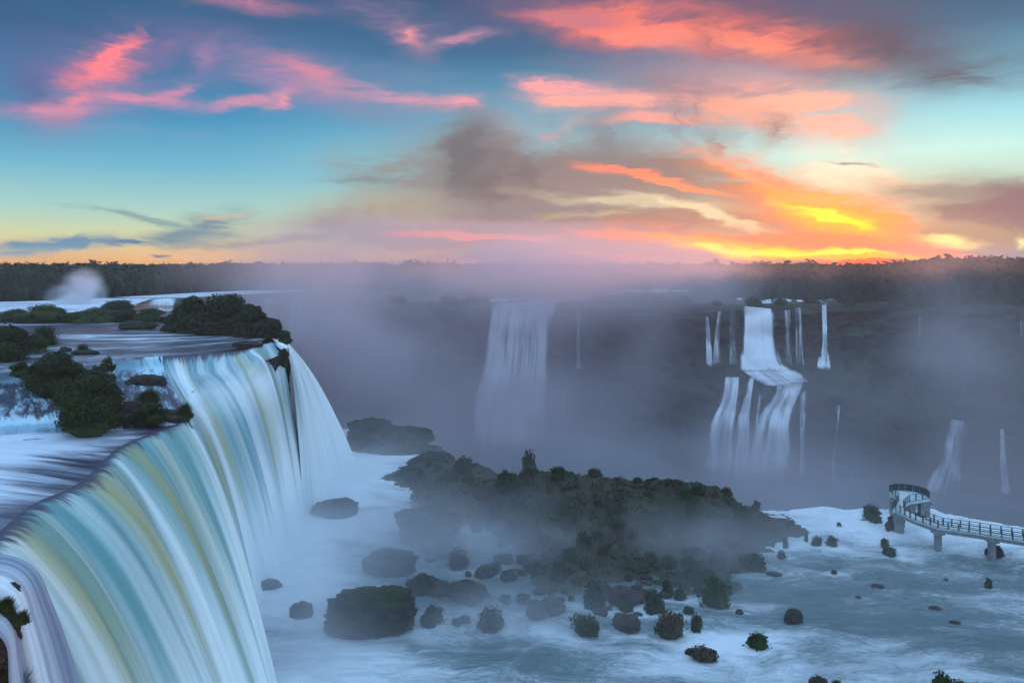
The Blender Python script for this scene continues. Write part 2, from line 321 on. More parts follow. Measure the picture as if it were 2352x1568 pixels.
def mat_basin():
    m = M('basin_surface')
    w = m.coord('Object')
    wn = m.n('ShaderNodeTexNoise'); m.l(w, wn.inputs['Vector']); wn.inputs['Scale'].default_value = 0.045; wn.inputs['Detail'].default_value = 3
    ofs = m.n('ShaderNodeVectorMath', operation='MULTIPLY_ADD'); m.l(wn.outputs['Color'], ofs.inputs[0]); ofs.inputs[1].default_value = (26, 14, 0); m.l(w, ofs.inputs[2])
    mp = m.n('ShaderNodeMapping'); m.l(ofs.outputs[0], mp.inputs[0]); mp.inputs['Scale'].default_value = (0.09, 0.26, 1); mp.inputs['Rotation'].default_value = (0, 0, 0.25)
    a = m.noise(mp.outputs[0], 1.0, 6, 0.6, 0.4)
    b = m.noise(mp.outputs[0], 6.5, 7, 0.7, 1.2)
    foam = m.attr('foam')
    k = m.math('ADD', m.math('ADD', m.math('MULTIPLY', a, 0.6), m.math('MULTIPLY', b, 0.42)), m.math('MULTIPLY', foam, 0.45))
    d = m.mr(k, 0.48, 0.92)
    m.col(m.mix(d, (0.10, 0.165, 0.17, 1), (0.76, 0.82, 0.85, 1))); m.rough(m.mr(d, 0, 1, 0.10, 0.75))
    m.bump(m.math('ADD', a, m.math('MULTIPLY', b, 0.5)), 0.7, 0.9)
    m.b.inputs['Specular IOR Level'].default_value = 0.5
    return m.m
BASIN = mat_basin()

def mat_rock(name, c1, c2, moss, moss_lo=0.2, moss_hi=0.7, scale=1.0, strata=1.0):
    m = M(name)
    w = m.coord('Object', (1, 1, strata)); a = m.noise(w, 0.6 * scale, 6, 0.65); b = m.noise(w, 3.0 * scale, 5, 0.7)
    g = m.n('ShaderNodeNewGeometry'); s_ = m.n('ShaderNodeSeparateXYZ'); m.l(g.outputs['Normal'], s_.inputs[0])
    k = m.math('ADD', s_.outputs[2], m.math('MULTIPLY', m.math('SUBTRACT', b, 0.5), 1.6))
    base = m.mix(m.mr(a, 0.35, 0.65), c1, c2)
    base = m.mix(m.mr(k, moss_lo, moss_hi), base, m.mix(m.mr(a, 0.3, 0.7), moss, tuple(x * 1.8 for x in moss[:3]) + (1,)))
    m.col(base); m.rough(m.mr(b, 0.3, 0.7, 0.55, 0.9)); m.bump(m.math('ADD', a, b), 0.8, 0.35 / scale)
    return m.m
ROCK = mat_rock('wet_basalt', (0.018, 0.014, 0.016, 1), (0.06, 0.045, 0.045, 1), (0.03, 0.028, 0.02, 1))
MOSSY = mat_rock('mossy_basalt', (0.013, 0.012, 0.012, 1), (0.05, 0.043, 0.04, 1), (0.018, 0.026, 0.010, 1), 0.0, 0.7)
CLIFF = mat_rock('cliff_basalt', (0.014, 0.011, 0.010, 1), (0.10, 0.065, 0.05, 1), (0.02, 0.035, 0.014, 1), 0.25, 0.75, 0.30, 2.6)
TURF = mat_rock('island_turf', (0.03, 0.025, 0.023, 1), (0.09, 0.075, 0.06, 1), (0.03, 0.036, 0.018, 1), 0.3, 0.9, 0.9)

def mat_leaf(name, c1, c2, c3):
    m = M(name)
    w = m.coord('Object'); a = m.noise(w, 1.2, 3, 0.6)
    gi = m.n('ShaderNodeNewGeometry'); r = gi.outputs['Random Per Island']
    m.col(m.mix(m.mr(m.math('ADD', m.math('MULTIPLY', a, 0.7), m.math('MULTIPLY', r, 0.3)), 0.35, 0.65), c1, m.mix(r, c2, c3)))
    m.rough(0.7); m.b.inputs['Specular IOR Level'].default_value = 0.15
    return m.m
LEAF = mat_leaf('leaves', (0.007, 0.017, 0.005, 1), (0.016, 0.044, 0.009, 1), (0.05, 0.08, 0.02, 1))
LEAF_FRESH = mat_leaf('fresh_leaves', (0.012, 0.03, 0.007, 1), (0.03, 0.07, 0.012, 1), (0.09, 0.12, 0.03, 1))
LEAF_DRY = mat_leaf('scrub_leaves', (0.028, 0.024, 0.016, 1), (0.045, 0.042, 0.024, 1), (0.12, 0.10, 0.065, 1))
LEAF_FAR = mat_leaf('forest_leaves', (0.01, 0.022, 0.012, 1), (0.02, 0.04, 0.016, 1), (0.04, 0.055, 0.02, 1))
def simple(name, c, rough=0.6, metal=0.0):
    m = M(name); w = m.coord('Object'); a = m.noise(w, 2.5, 5, 0.6)
    m.col(m.mix(m.mr(a, 0.3, 0.7), tuple(x * 0.75 for x in c) + (1,), tuple(min(1, x * 1.2) for x in c) + (1,)))
    m.rough(rough); m.b.inputs['Metallic'].default_value = metal; return m.m
BARK = simple('bark', (0.04, 0.03, 0.022))
CONCRETE = simple('concrete', (0.22, 0.24, 0.24), 0.8)
DECKING = simple('pale_decking', (0.55, 0.62, 0.62), 0.6)
RAILING = simple('painted_steel', (0.05, 0.07, 0.08), 0.5)

# ------------------------------------------------------------------ the upper river and its steps
def ctrl(cols):
    """columns of control points; each is (u, v, h) in survey units or ('x', X, Y, Z) in metres"""
    return np.array([[(np.array(p[1:], float) if p[0] == 'x' else G(*p)) for p in c] for c in cols])
def loft(name, C, nu, nv, mat, foam=0.5, disp=None, kind=None, flowuv=True, foamfn=None):
    Pg = catmull(catmull(C, nu, 0), nv, 1)
    s = lens(Pg, 0); t = lens(Pg, 1)
    S, T = np.meshgrid(s, t, indexing='ij')
    if disp is not None: Pg = Pg + disp(Pg, S, T)
    dz = np.abs(np.gradient(Pg[..., 2], axis=1)); dl = np.linalg.norm(np.gradient(Pg, axis=1), axis=-1) + 1e-6
    slope = dz / dl
    fo = foam + 0 * slope + (foamfn(Pg, S, T, slope) if foamfn else slope * 0.9)
    o = mesh_np(name, Pg.reshape(-1, 3), grid_faces(nu, nv), mat, uv=np.stack([S, T], -1).reshape(-1, 2), attrs={'foam': np.clip(fo, 0, 1)})
    if kind: o['kind'] = kind
    return o, Pg

def d_river(Pg, S, T):
    n = 0.22 * fbm(np.stack([S * 0.25, T * 0.08, S * 0], -1), 4) + 0.10 * fbm(np.stack([S * 0.9, T * 0.3, S * 0 + 4], -1), 3)
    r = np.zeros_like(Pg); r[..., 2] = n; return r
# level reach above the lip (current runs across the picture towards the lip)
ROWS = [
 [(-500, 716, 15), (-120, 716, 15), (160, 716, 15), (330, 716, 15), (440, 716, 15), (560, 717, 15)],
 [(-500, 735, 15), (-120, 735, 15), (200, 735, 15), (400, 735, 15), (500, 735, 15), (600, 736, 15)],
 [(-500, 752, 15), (-100, 752, 15), (220, 752, 15), (420, 752, 15), (540, 752, 15), (628, 753, 15)],
 [(-500, 775, 15), (-60, 778, 15), (220, 778, 15), (400, 775, 15), (520, 770, 15), (590, 765.4, 15)],
 [(-500, 800, 15), (-60, 805, 15), (200, 802, 15), (370, 796, 15), (500, 788, 15), (608, 775, 15)],
 [(-500, 856, 15), (-60, 856, 15), (190, 838, 15), (350, 819, 15), (480, 811, 15), (600, 789, 15)],
]
def d_foamr(Pg, S, T, sl): return 0.5 * np.clip(fbm(np.stack([Pg[..., 0] * .03, Pg[..., 1] * .05, S * 0], -1), 3), -0.5, 0.6)
loft('river', ctrl(ROWS), 90, 260, RIVER, 0.22, d_river, 'structure', foamfn=d_foamr)
# terraces stepping down to the pool
def d_step(Pg, S, T):
    dz = np.abs(np.gradient(Pg[..., 2], axis=1)) / (np.linalg.norm(np.gradient(Pg, axis=1), axis=-1) + 1e-6)
    r = np.zeros_like(Pg)
    n = fbm(np.stack([S * 0.9, T * 0.25, S * 0], -1), 4)
    r[..., 2] = 0.18 * n; r[..., 1] = -0.9 * np.clip(dz, 0, 1) * n
    return r
CAS = [
 [(-500, 856, 15), (-500, 889, 17), (-500, 955, 17.3), (-500, 999, 19.0), (-500, 1015, 19.05)],
 [(-60, 856, 15), (-60, 889, 17), (-60, 955, 17.3), (-60, 999, 19.0), (-60, 1015, 19.05)],
 [(0, 854, 15), (0, 888, 17), (0, 957, 17.3), (0, 998, 19.0), (0, 1014, 19.05)],
 [(66, 849, 15), (62, 882, 17), (60, 952, 17.3), (62, 994, 19.0), (62, 1010, 19.05)],
 [(150, 841, 15), (150, 872, 16.9), (150, 955, 17.5), (150, 990, 19.0), (150, 1004, 19.05)],
 [(230, 833, 15), (230, 862, 16.9), (230, 930, 17.6), (225, 978, 18.9), (225, 996, 19.05)],
 [(300, 823, 15), (300, 856, 17.0), (300, 918, 17.6), (300, 968, 18.7), (300, 990, 19.05)],
 [(352, 819, 15), (356, 858, 17.2), (360, 908, 17.7), (366, 955, 18.5), (366, 982, 19.05)],
 [(374, 818, 15), (382, 858, 17.3), (410, 915, 17.8), (428, 950, 18.5), (436, 968, 19.05)],
]
def f_step(Pg, S, T, sl): return 1.5 * sl + 0.25 * fbm(np.stack([S * .2, T * .2, S * 0], -1), 3)
loft('stepped_rapids', ctrl(CAS), 260, 150, mat_flow('stepped_rapids_surface', (0.045, 0.035, 0.06, 1), (0.5, 0.74, 0.84, 1), 0.10, 0.8, 0.5, 0.46, 0.64), 0.12, d_step, 'structure', foamfn=f_step)

# ------------------------------------------------------------------ the big curtains on the left
def fall_cols(top, bases, n=5):
    out = []
    for row, b in zip(top, bases):
        pts = [np.array(p[1:], float) if p[0] == 'x' else G(*p) for p in row]
        L = pts[-1]; B = np.array([b[0], b[1], b[2] if len(b) > 2 else 44.6])
        for t in np.linspace(0, 1, n + 1)[1:]:
            q = L + (B - L) * (0.12 * t + 0.88 * t ** 0.85 if False else t)
            q[2] = L[2] + (B[2] - L[2]) * (0.30 * t + 0.70 * t * t)
            pts.append(q)
        out.append(pts)
    return np.array(out)
def d_fall(amp=0.5, seed=0):
    def f(Pg, S, T):
        N = normals(Pg); L = T.max()
        env = smooth(T / L, 0.02, 0.35)
        n = fbm(np.stack([S * 0.22, T * 0.012, S * 0 + seed], -1), 2) * 1.6 + 0.45 * fbm(np.stack([S * 0.9, T * 0.03, S * 0 + seed], -1), 3)
        return N * (n * amp * env)[..., None]
    return f
def f_fall(Pg, S, T, sl):
    z = Pg[..., 2]; return 0.15 + 0.55 * smooth(-z, -66, -47) - 0.10
POOLC = [
 [(-600, 1420, 19), (-330, 1400, 19), (-60, 1360, 19)],
 [(-600, 1260, 19), (-270, 1250, 19), (0, 1284, 19.05)],
 [(-600, 1150, 19), (-220, 1145, 19), (112, 1172, 19.05)],
 [(-600, 1100, 19), (-150, 1095, 19), (200, 1130, 19.05)],
 [(-600, 1060, 19), (-100, 1055, 19), (246, 1092, 19.05)],
 [(-600, 1030, 19), (0, 1028, 19), (296, 1036, 19.05)],
 [(-600, 1018, 19), (100, 1010, 19), (365, 1003, 19.05)],
 [(-600, 1012, 19), (200, 996, 19), (420, 980, 19.05)],
 [(-600, 1008, 19), (240, 986, 19), (438, 966, 19.05)],
]
PBASE = [(-17, 40), (-18.5, 46), (-19, 54), (-19.3, 59), (-19.5, 62), (-20, 66), (-20.3, 69), (-21, 72), (-22, 75)]
def f_pool(Pg, S, T, sl):
    x, y = Pg[..., 0], Pg[..., 1]
    lipd = smooth(T / T.max(), 0.6, 1.0)
    return 0.75 * smooth(-x, 34, 52) + 0.3 * smooth(-x, 44, 58) - 0.35 * lipd + 0.4 * fbm(np.stack([x * .06, y * .12, x * 0], -1), 3)
pool_o, pool_g = loft('pool', ctrl(POOLC), 200, 150, POOL, 0.25, lambda Pg, S, T: d_river(Pg, S, T) * (1 - smooth(T / T.max(), 0.85, 1.0))[..., None] * 0.8, 'structure', foamfn=f_pool)
lip = ctrl(POOLC)[:, 1:3]
def near_cols():
    C = fall_cols([[tuple(p) for p in c[-1:]] for c in POOLC], PBASE, 6)
    return C
def lipcurve(C, back=2.2):
    """start the sheet a little upstream so that it rolls over the lip"""
    up = C[:, :1].copy(); d = (C[:, 1] - C[:, 0]); d[:, 2] = 0; d /= np.linalg.norm(d, axis=-1, keepdims=True)
    up[:, 0] -= d * back; up[:, 0, 2] += 0.05
    C = C.copy(); C[:, 0, 2] += 0.03
    return np.concatenate([up, C], 1)
near, _ = loft('waterfall', lipcurve(near_cols()), 420, 130, FALL_NEAR, 0.17, d_fall(0.75, 1), foamfn=f_fall)
tag(near, 'broad silky curtain of white, teal and olive water nearest the viewer at lower left', 'waterfall', 'curtains of the great left hand fall')

B_TOP = [
 [(358, 819, 15), (378, 858, 17.2), (434, 952, 18.3)],
 [(400, 816, 15), (414, 860, 17.3), (440, 905, 17.7)],
 [(450, 813, 15), (456, 860, 17.2), (478, 884, 17.6)],
 [(510, 809, 15), (516, 845, 16.5), (536, 868, 17.0)],
 [(560, 804, 15), (570, 820, 15.5), (586, 838, 16.1)],
 [(598, 791, 15), (607, 799, 15.2), (622, 814, 15.8)],
 [(626, 785, 15), (634, 793, 15.2), (650, 810, 15.8)],
]
B_BASE = [(-29, 90), (-29.5, 95), (-30, 102), (-30.5, 109), (-31, 116), (-31.5, 121), (-32.3, 126)]
mid, _ = loft('waterfall', fall_cols(B_TOP, B_BASE, 5), 300, 150, FALL, 0.25, d_fall(0.75, 5), foamfn=lambda Pg, S, T, sl: 0.12 + 0.3 * smooth(-Pg[..., 2], -69, -66.5) - 0.25 * smooth(-Pg[..., 2], -67, -62) + 0.5 * smooth(-Pg[..., 2], -62, -47))
tag(mid, 'stepped teal and white curtain pouring off the rock ledge behind the nearest curtain', 'waterfall', 'curtains of the great left hand fall')
C_TOP = [
 [(628, 788, 15), (640, 799, 15.3), (657, 818, 16.0)],
 [(628, 781, 15), (642, 791, 15.2), (664, 808, 15.8)],
 [(614, 774, 15), (634, 780, 15.1), (656, 790, 15.4)],
 [(600, 769, 15), (620, 771, 15.04), (644, 777, 15.3)],
 [(588, 765.5, 15), (606, 766, 15.0), (630, 770, 15.2)],
 [(575, 763, 15), (592, 763.5, 15.0), (614, 766, 15.2)],
]
C_BASE = [(-33, 126.5), (-32, 131), (-31.5, 139), (-30.5, 148), (-29.8, 156), (-32, 163)]
far_c, _ = loft('waterfall', fall_cols(C_TOP, C_BASE, 5), 200, 120, FALL, 0.45, d_fall(0.35, 9), foamfn=lambda Pg, S, T, sl: 0.25 + 0.4 * smooth(-Pg[..., 2], -66, -50))
tag(far_c, 'pale veil of water arching out from the far corner of the left plateau', 'waterfall', 'curtains of the great left hand fall')
D_TOP = [
 [(-260, 1262, 17.2), (-60, 1270, 17.2), (62, 1297, 17.4)],
 [(-260, 1290, 17.2), (-60, 1300, 17.2), (40, 1325, 17.6)],
 [(-300, 1340, 17.2), (-60, 1345, 17.2), (26, 1372, 17.8)],
 [(-300, 1380, 17.4), (-80, 1390, 17.6), (14, 1412, 18.2)],
 [(-300, 1430, 17.6), (-90, 1440, 17.9), (4, 1470, 18.8)],
]
D_BASE = [(-19.5, 43), (-20, 41), (-20.5, 39), (-21, 37.5), (-21.3, 36)]
small, _ = loft('waterfall', fall_cols(D_TOP, D_BASE, 5), 140, 120, mat_fall('thin_falling_water', (0.30, 0.30, 0.26, 1), (0.16, 0.20, 0.28, 1), (0.80, 0.85, 0.88, 1), 2.2, 0.2), 0.42, d_fall(0.35, 14), foamfn=f_fall)
tag(small, 'small fall sliding off a dark rock shelf at the bottom left corner', 'waterfall')

# dark rock behind the sheets and round the corner of the plateau
def rock_wall(name, pts, base, depth, mat, nu=120, nv=60, amp=0.8):
    top = np.array([np.array(p[1:], float) if p[0] == 'x' else G(*p) for p in pts]); bot = np.array(base, float)
    C = np.stack([top + [0, 0, -0.2], top + (bot - top) * [0.12, 0.12, 0.30], top + (bot - top) * [0.45, 0.45, 0.65], bot], 1)
    Pg = catmull(catmull(C, nu, 0), nv, 1); N = normals(Pg); n = fbm(Pg * [0.25, 0.25, 0.45], 5)
    env = smooth(np.linspace(0, 1, nv), 0, 0.08)[None, :]
    Pg = Pg + N * (n * amp * env)[..., None]
    return mesh_np(name, Pg.reshape(-1, 3), grid_faces(nu, nv), mat)
w = rock_wall('rock_cliff', [(-90, 1392, 19.6), (-20, 1300, 19.6), (90, 1185, 19.6), (190, 1140, 19.6), (280, 1050, 19.5), (400, 992, 19.4), (425, 962, 18.9), (425, 915, 18.0), (460, 885, 17.8), (520, 868, 17.2), (575, 840, 16.3), (636, 815, 15.9), (664, 800, 15.1), (640, 782, 15.4), (618, 772, 15.3), (600, 766, 15.2), (612, 762, 15.0), (650, 761, 14.9)],
  [(-23, 38, 44), (-24, 46, 44), (-25, 54, 44), (-25.5, 59, 44), (-26, 64, 44), (-27, 72, 44), (-30, 82, 44), (-33, 92, 44), (-34, 100, 44), (-35, 108, 44), (-35, 116, 44), (-35, 122, 44), (-34, 129, 44), (-36, 142, 44), (-38, 152, 44), (-44, 168, 40), (-48, 185, 30), (-48, 215, 20)], 0, ROCK, 240, 60, 0.7)
tag(w, 'dark wet rock face that the left curtains pour over', 'cliff', kind='structure')
w = rock_wall('rock_cliff', [(655, 762, 14.9), (645, 752, 14.9), (640, 738, 14.9), (600, 722, 14.9), (560, 714, 14.9), (430, 713, 15.1), (280, 713, 15.1)],
  [(-40, 160, 20), (-46, 185, 20), (-50, 205, 20), (-62, 222, 20), (-75, 240, 20), (-110, 252, 55), (-140, 262, 60)], 0, CLIFF, 120, 50, 1.0)
tag(w, 'shaded cliff behind the dark shrubs at the corner of the left plateau', 'cliff', kind='structure')

# ------------------------------------------------------------------ the rapids basin below
def y_edge(x):
    return np.interp(x, [-40, -18, -10, 0, 12, 30, 40, 48, 56, 67, 73, 85, 140], [192, 178, 160, 147, 140, 133, 128, 128.5, 127.5, 127.5, 121, 116, 112])
def hills(x, y):
    h = 0
    for cx, cy, rx, ry, hh in ((10, 128, 16, 9, 5.0), (1, 130, 9, 7, 2.6), (25, 125, 15, 8, 3.6), (33, 121, 9, 6, 2.2), (16, 113, 16, 9, 2.4), (22, 104, 12, 8, 1.0),
                               (-8, 138, 9, 8, 3.0), (-12, 150, 10, 7, 3.2), (-34, 177, 8, 7, 3.6), (-22, 171, 9, 5, 2.0), (6, 100, 12, 7, 0.6), (10, 92, 12, 6, 0.3)):
        h = h + hh * np.exp(-(((x - cx) / rx) ** 2 + ((y - cy) / ry) ** 2) * 1.4)
    return h
gx = np.concatenate([np.arange(-42, 74, 0.45), np.arange(74, 150, 1.5)]); gy = np.concatenate([np.arange(22, 60, 1.2), np.arange(60, 200, 0.55)])
X, Y = np.meshgrid(gx, gy, indexing='ij')
rap = smooth(X, 18, 34) * smooth(Y, 88, 108)
Zb = 45 + 0.16 * fbm(np.stack([X * .12, Y * .35, X * 0], -1), 4) + 0.16 * smooth(X, 6, 30) * fbm(np.stack([X * .45, Y * 1.0, X * 0 + 6], -1), 4) + rap * (0.8 * fbm(np.stack([X * .22, Y * .5, X * 0 + 3], -1), 4) + 0.25 * np.abs(fbm(np.stack([X * .5, Y * 1.1, X * 0 + 8], -1), 3)))
ye = y_edge(X) + 1.2 * fbm(np.stack([X * .3, X * 0, X * 0], -1), 3)
Zb = Zb + 0.5 * rap * smooth(Y, ye - 14, ye) - 26 * smooth(Y - ye, 0.0, 9.0)
baseX = np.interp(Y, [38, 75, 90, 126, 148, 163], [-17, -22, -29, -32, -30.5, -31])
dfall = X - baseX
foam = (0.80 + 0.6 * fbm(np.stack([X * .09, Y * .07, X * 0 + 31], -1), 3)) * (1 - smooth(dfall, 3, 24)) + 0.75 * rap * smooth(Y, ye - 24, ye - 6) + 0.25 * smooth(X, 30, 60) * 0
foam = foam + 0.35 * np.exp(-(((X - 28) / 26) ** 2 + ((Y - 78) / 5.5) ** 2)) + 0.55 * np.exp(-(((X - 23) / 9) ** 2 + ((Y - 84 - (X - 23) * 0.35) / 2.5) ** 2))
foam = foam + 0.30 * fbm(np.stack([X * .05, Y * .1, X * 0 + 11], -1), 3) + 0.10
b = mesh_np('basin_water', np.stack([X, Y, Zb], -1).reshape(-1, 3), grid_faces(len(gx), len(gy)), BASIN, attrs={'foam': np.clip(foam, 0, 1.2)}, kind='structure')
# island ground, its own turf surface standing out of the water
m_ = (gx > -36) & (gx < 44)
Xi, Yi = X[m_][:, gy > 84], Y[m_][:, gy > 84]
nI = fbm(np.stack([Xi * .16, Yi * .16, Xi * 0 + 2], -1), 4); Hh = hills(Xi, Yi)
Zi = 45 - 0.75 + Hh * (1 + 0.25 * nI) + 0.9 * nI * np.clip(Hh, 0.3, 1.2) + 0.35 * np.abs(fbm(np.stack([Xi * .8, Yi * .8, Xi * 0], -1), 4)) + 0.35 * fbm(np.stack([Xi * 1.1, Yi * 1.1, Xi * 0 + 9], -1), 2) - 26 * smooth(Yi - y_edge(Xi), 0.5, 9)
mesh_np('island_ground', np.stack([Xi, Yi, Zi], -1).reshape(-1, 3), grid_faces(Xi.shape[0], Xi.shape[1]), TURF, kind='structure')
def ground_z(x, y):
    x = np.asarray(x, float); y = np.asarray(y, float); hh = hills(x, y)
    n = fbm(np.stack([x * .16, y * .16, x * 0 + 2], -1), 4)
    return np.maximum(45.0, 44.25 + hh * (1 + 0.25 * n) + 0.9 * n * np.clip(hh, 0.3, 1.2))
# canyon floor
mesh_np('canyon_water', [(-260, 100, 20), (420, 100, 20), (420, 420, 20), (-260, 420, 20)], [(0, 1, 2, 3)], BASIN, attrs={'foam': [-0.15] * 4}, kind='structure')

# ------------------------------------------------------------------ far rim, terrace, lower cliff
# (u, D) of the rim; terrace height / depth; foot depth
RIM = [(200, 330), (290, 323), (420, 323), (560, 330), (700, 318), (820, 300), (950, 288), (1050, 283), (1110, 290), (1290, 300), (1340, 318), (1480, 300), (1620, 276), (1700, 272), (1790, 272), (1910, 285), (2050, 285), (2200, 276), (2352, 268), (2600, 255)]
TER = {200: 60, 560: 35, 700: 30, 1050: 30, 1340: 35, 1480: 40, 1620: 52, 1740: 51, 1860: 51, 2050: 52, 2352: 54, 2600: 54}
us = np.linspace(200, 2600, 520)
rimD = np.interp(us, [r[0] for r in RIM], [r[1] for r in RIM]); rimD = np.convolve(np.pad(rimD, 6, 'edge'), np.ones(13) / 13, 'valid')
tz = np.interp(us, list(TER), list(TER.values()))
wid = np.interp(us, [200, 1400, 1600, 1900, 2352, 2600], [2, 2, 14, 24, 30, 30])
rimD = rimD + 3.5 * fbm(np.stack([us * .012, us * 0, us * 0], -1), 4)
rows = []
def rowpts(D, z): return np.stack([(us - UC) / F * D, D, z + 0 * D], -1)
rows = [rowpts(rimD + 8, 70 + 0 * us), rowpts(rimD, 69.8 + 0 * us), rowpts(rimD - 1.5, 66 + 0 * us), rowpts(rimD - 4, (70 + tz) / 2), rowpts(rimD - 7, tz + 2), rowpts(rimD - 7 - wid * .5, tz - 2), rowpts(rimD - 7 - wid, tz - 10 + 0 * us), rowpts(rimD - 10 - wid, tz - 16), rowpts(rimD - 13 - wid, 0.35 * tz + 16), rowpts(rimD - 20 - wid, 18 + 0 * us)]
Cc = np.stack(rows, 1); Pc = catmull(Cc, 110, 1); N = normals(Pc)
led = np.abs(fbm(Pc * [0.05, 0.05, 0.22], 5)) * 9.0 + fbm(Pc * [0.10, 0.10, 0.03], 4) * 3.5 + fbm(Pc * [0.3, 0.3, 0.3], 3) * 1.2
led = led * smooth(70 - Pc[..., 2], 0.3, 3.5); Pc = Pc - N * led[..., None] * np.sign(N[..., 1:2] + 1e-6)
cl = mesh_np('gorge_cliff', Pc.reshape(-1, 3), grid_faces(len(us), 110), CLIFF, kind='structure')
tag(cl, 'long dark basalt cliff in two tiers closing the far side of the gorge', 'cliff')
# plateau behind the rim
plx = rowpts(rimD + 4, 69.7 + 0 * us)
back = rowpts(rimD * 0 + 800, 69.7 + 0 * us)
pl = np.stack([plx, plx + (back - plx) * 0.03, plx + (back - plx) * 0.2, back], 1)
mesh_np('far_ground', pl.reshape(-1, 3), grid_faces(len(us), 4), TURF, kind='structure')
mesh_np('left_ground', [P(-1500, 668, 290) * [1, 1, 0] + [0, 0, 69.6], P(205, 668, 290) * [1, 1, 0] + [0, 0, 69.6], P(205, 668, 800) * [1, 1, 0] + [0, 0, 69.6], P(-1500, 668, 800) * [1, 1, 0] + [0, 0, 69.6]], [(0, 1, 2, 3)], TURF, kind='structure')
# far river reaches: left one shines below the forest, others are thin bright patches behind the rim
def patch(pts, name='far_river', z=0.0, mat=None, n=24):
    """polygon of (u, v) on the plateau, filled as a fan-strip between its top and bottom outline"""
    top, bot = pts
    tu = np.linspace(0, 1, n)
    def line(L): L = np.array([G(u, v, 15 - z) for u, v in L]); return catmull(L, n, 0)
    a, b_ = line(top), line(bot); S = np.linspace(0, 1, 6)[None, :, None]
    Pg = a[:, None] * (1 - S) + b_[:, None] * S
    Pg[..., 2] += 0.15 * fbm(np.stack([Pg[..., 0] * .1, Pg[..., 1] * .03, Pg[..., 0] * 0], -1), 3)
    return mesh_np(name, Pg.reshape(-1, 3), grid_faces(n, 6), mat or SHINE, uv=np.stack([Pg[..., 1] * .4, Pg[..., 0]], -1).reshape(-1, 2), attrs={'foam': np.full(n * 6, 0.65)}, kind='structure')
SHINE = mat_flow('far_river_surface', (0.10, 0.12, 0.16, 1), (0.7, 0.74, 0.8, 1), 0.02, 0.25, 0.1, 0.40, 0.66)
patch(([(-500, 693), (0, 693), (200, 686), (330, 679), (460, 672), (575, 668)], [(-500, 722), (0, 722), (150, 720), (285, 716), (287, 688), (292, 687)]))
patch(([(285, 682), (400, 675), (480, 671), (560, 668), (640, 666), (740, 664)], [(285, 686.5), (400, 685.5), (480, 680), (560, 676), (640, 672), (760, 667)]))
for L_ in ([(700, 665, 2), (728, 664, 3), (750, 665, 2)], [(775, 666, 2), (800, 666, 2.5)], [(1362, 674, 3), (1400, 673, 3), (1432, 671, 4)], [(1435, 668, 5), (1455, 666, 9), (1478, 667, 8)], [(1494, 668, 7), (1510, 667, 8), (1535, 668, 6)], [(1545, 669, 5), (1562, 667, 7), (1582, 667, 6)],
           [(1112, 690, 5), (1170, 689, 6), (1215, 690, 4)], [(1225, 691, 3), (1262, 690, 5), (1290, 689, 4)], [(1296, 688, 3), (1318, 685, 4), (1340, 684, 3)],
           [(1692, 686, 4), (1704, 687, 6)], [(1716, 704, 4), (1745, 705, 6), (1772, 704, 5)], [(1758, 690, 3), (1770, 689, 4)], [(1778, 689, 4), (1800, 688, 6), (1818, 690, 4)], [(1830, 690, 4), (1862, 692, 4), (1886, 691, 3)], [(1886, 696, 3), (1900, 697, 4)], [(1900, 689, 2), (1914, 687, 2)]):
    if L_[0][1] > 700: L_ = [(a_, 694, c_) for a_, b_, c_ in L_]
    patch(([(a_, b_ - c_ / 2) for a_, b_, c_ in L_], [(a_, b_ + c_ / 2) for a_, b_, c_ in L_]))

# ------------------------------------------------------------------ far falls, laid on the gorge cliff
from mathutils.bvhtree import BVHTree
_fc = grid_faces(len(us), 110); BV = BVHTree.FromPolygons([tuple(p) for p in Pc.reshape(-1, 3)], [tuple(int(i) for i in f) for f in _fc])
def hitD(u, v):
    d = Vector(((u - UC) / F, 1.0, -(v - VH) / F)); h = BV.ray_cast(Vector((0, 0, CZ)), d.normalized())
    return h[0].y if h[0] is not None else None
def mat_veil():
    m = M('veil_of_falling_water')
    a = m.noise(m.coord('UV', (0.42, 0.025, 1)), 1.0, 4, 0.65); b = m.noise(m.coord('UV', (1.3, 0.06, 1), loc=(4, 2, 0)), 1.0, 3, 0.6)
    k = m.math('ADD', m.math('MULTIPLY', a, 0.6), m.math('MULTIPLY', b, 0.4)); dn = m.attr('foam')
    al = m.mr(m.math('ADD', k, m.math('MULTIPLY', m.math('SUBTRACT', dn, 0.5), 0.42)), 0.40, 0.72, 0.0, 0.95)
    m.col(m.mix(al, (0.4, 0.46, 0.52, 1), (0.78, 0.82, 0.86, 1))); m.rough(0.7); m.l(al, m.b.inputs['Alpha'])
    return m.m
VEIL = mat_veil()
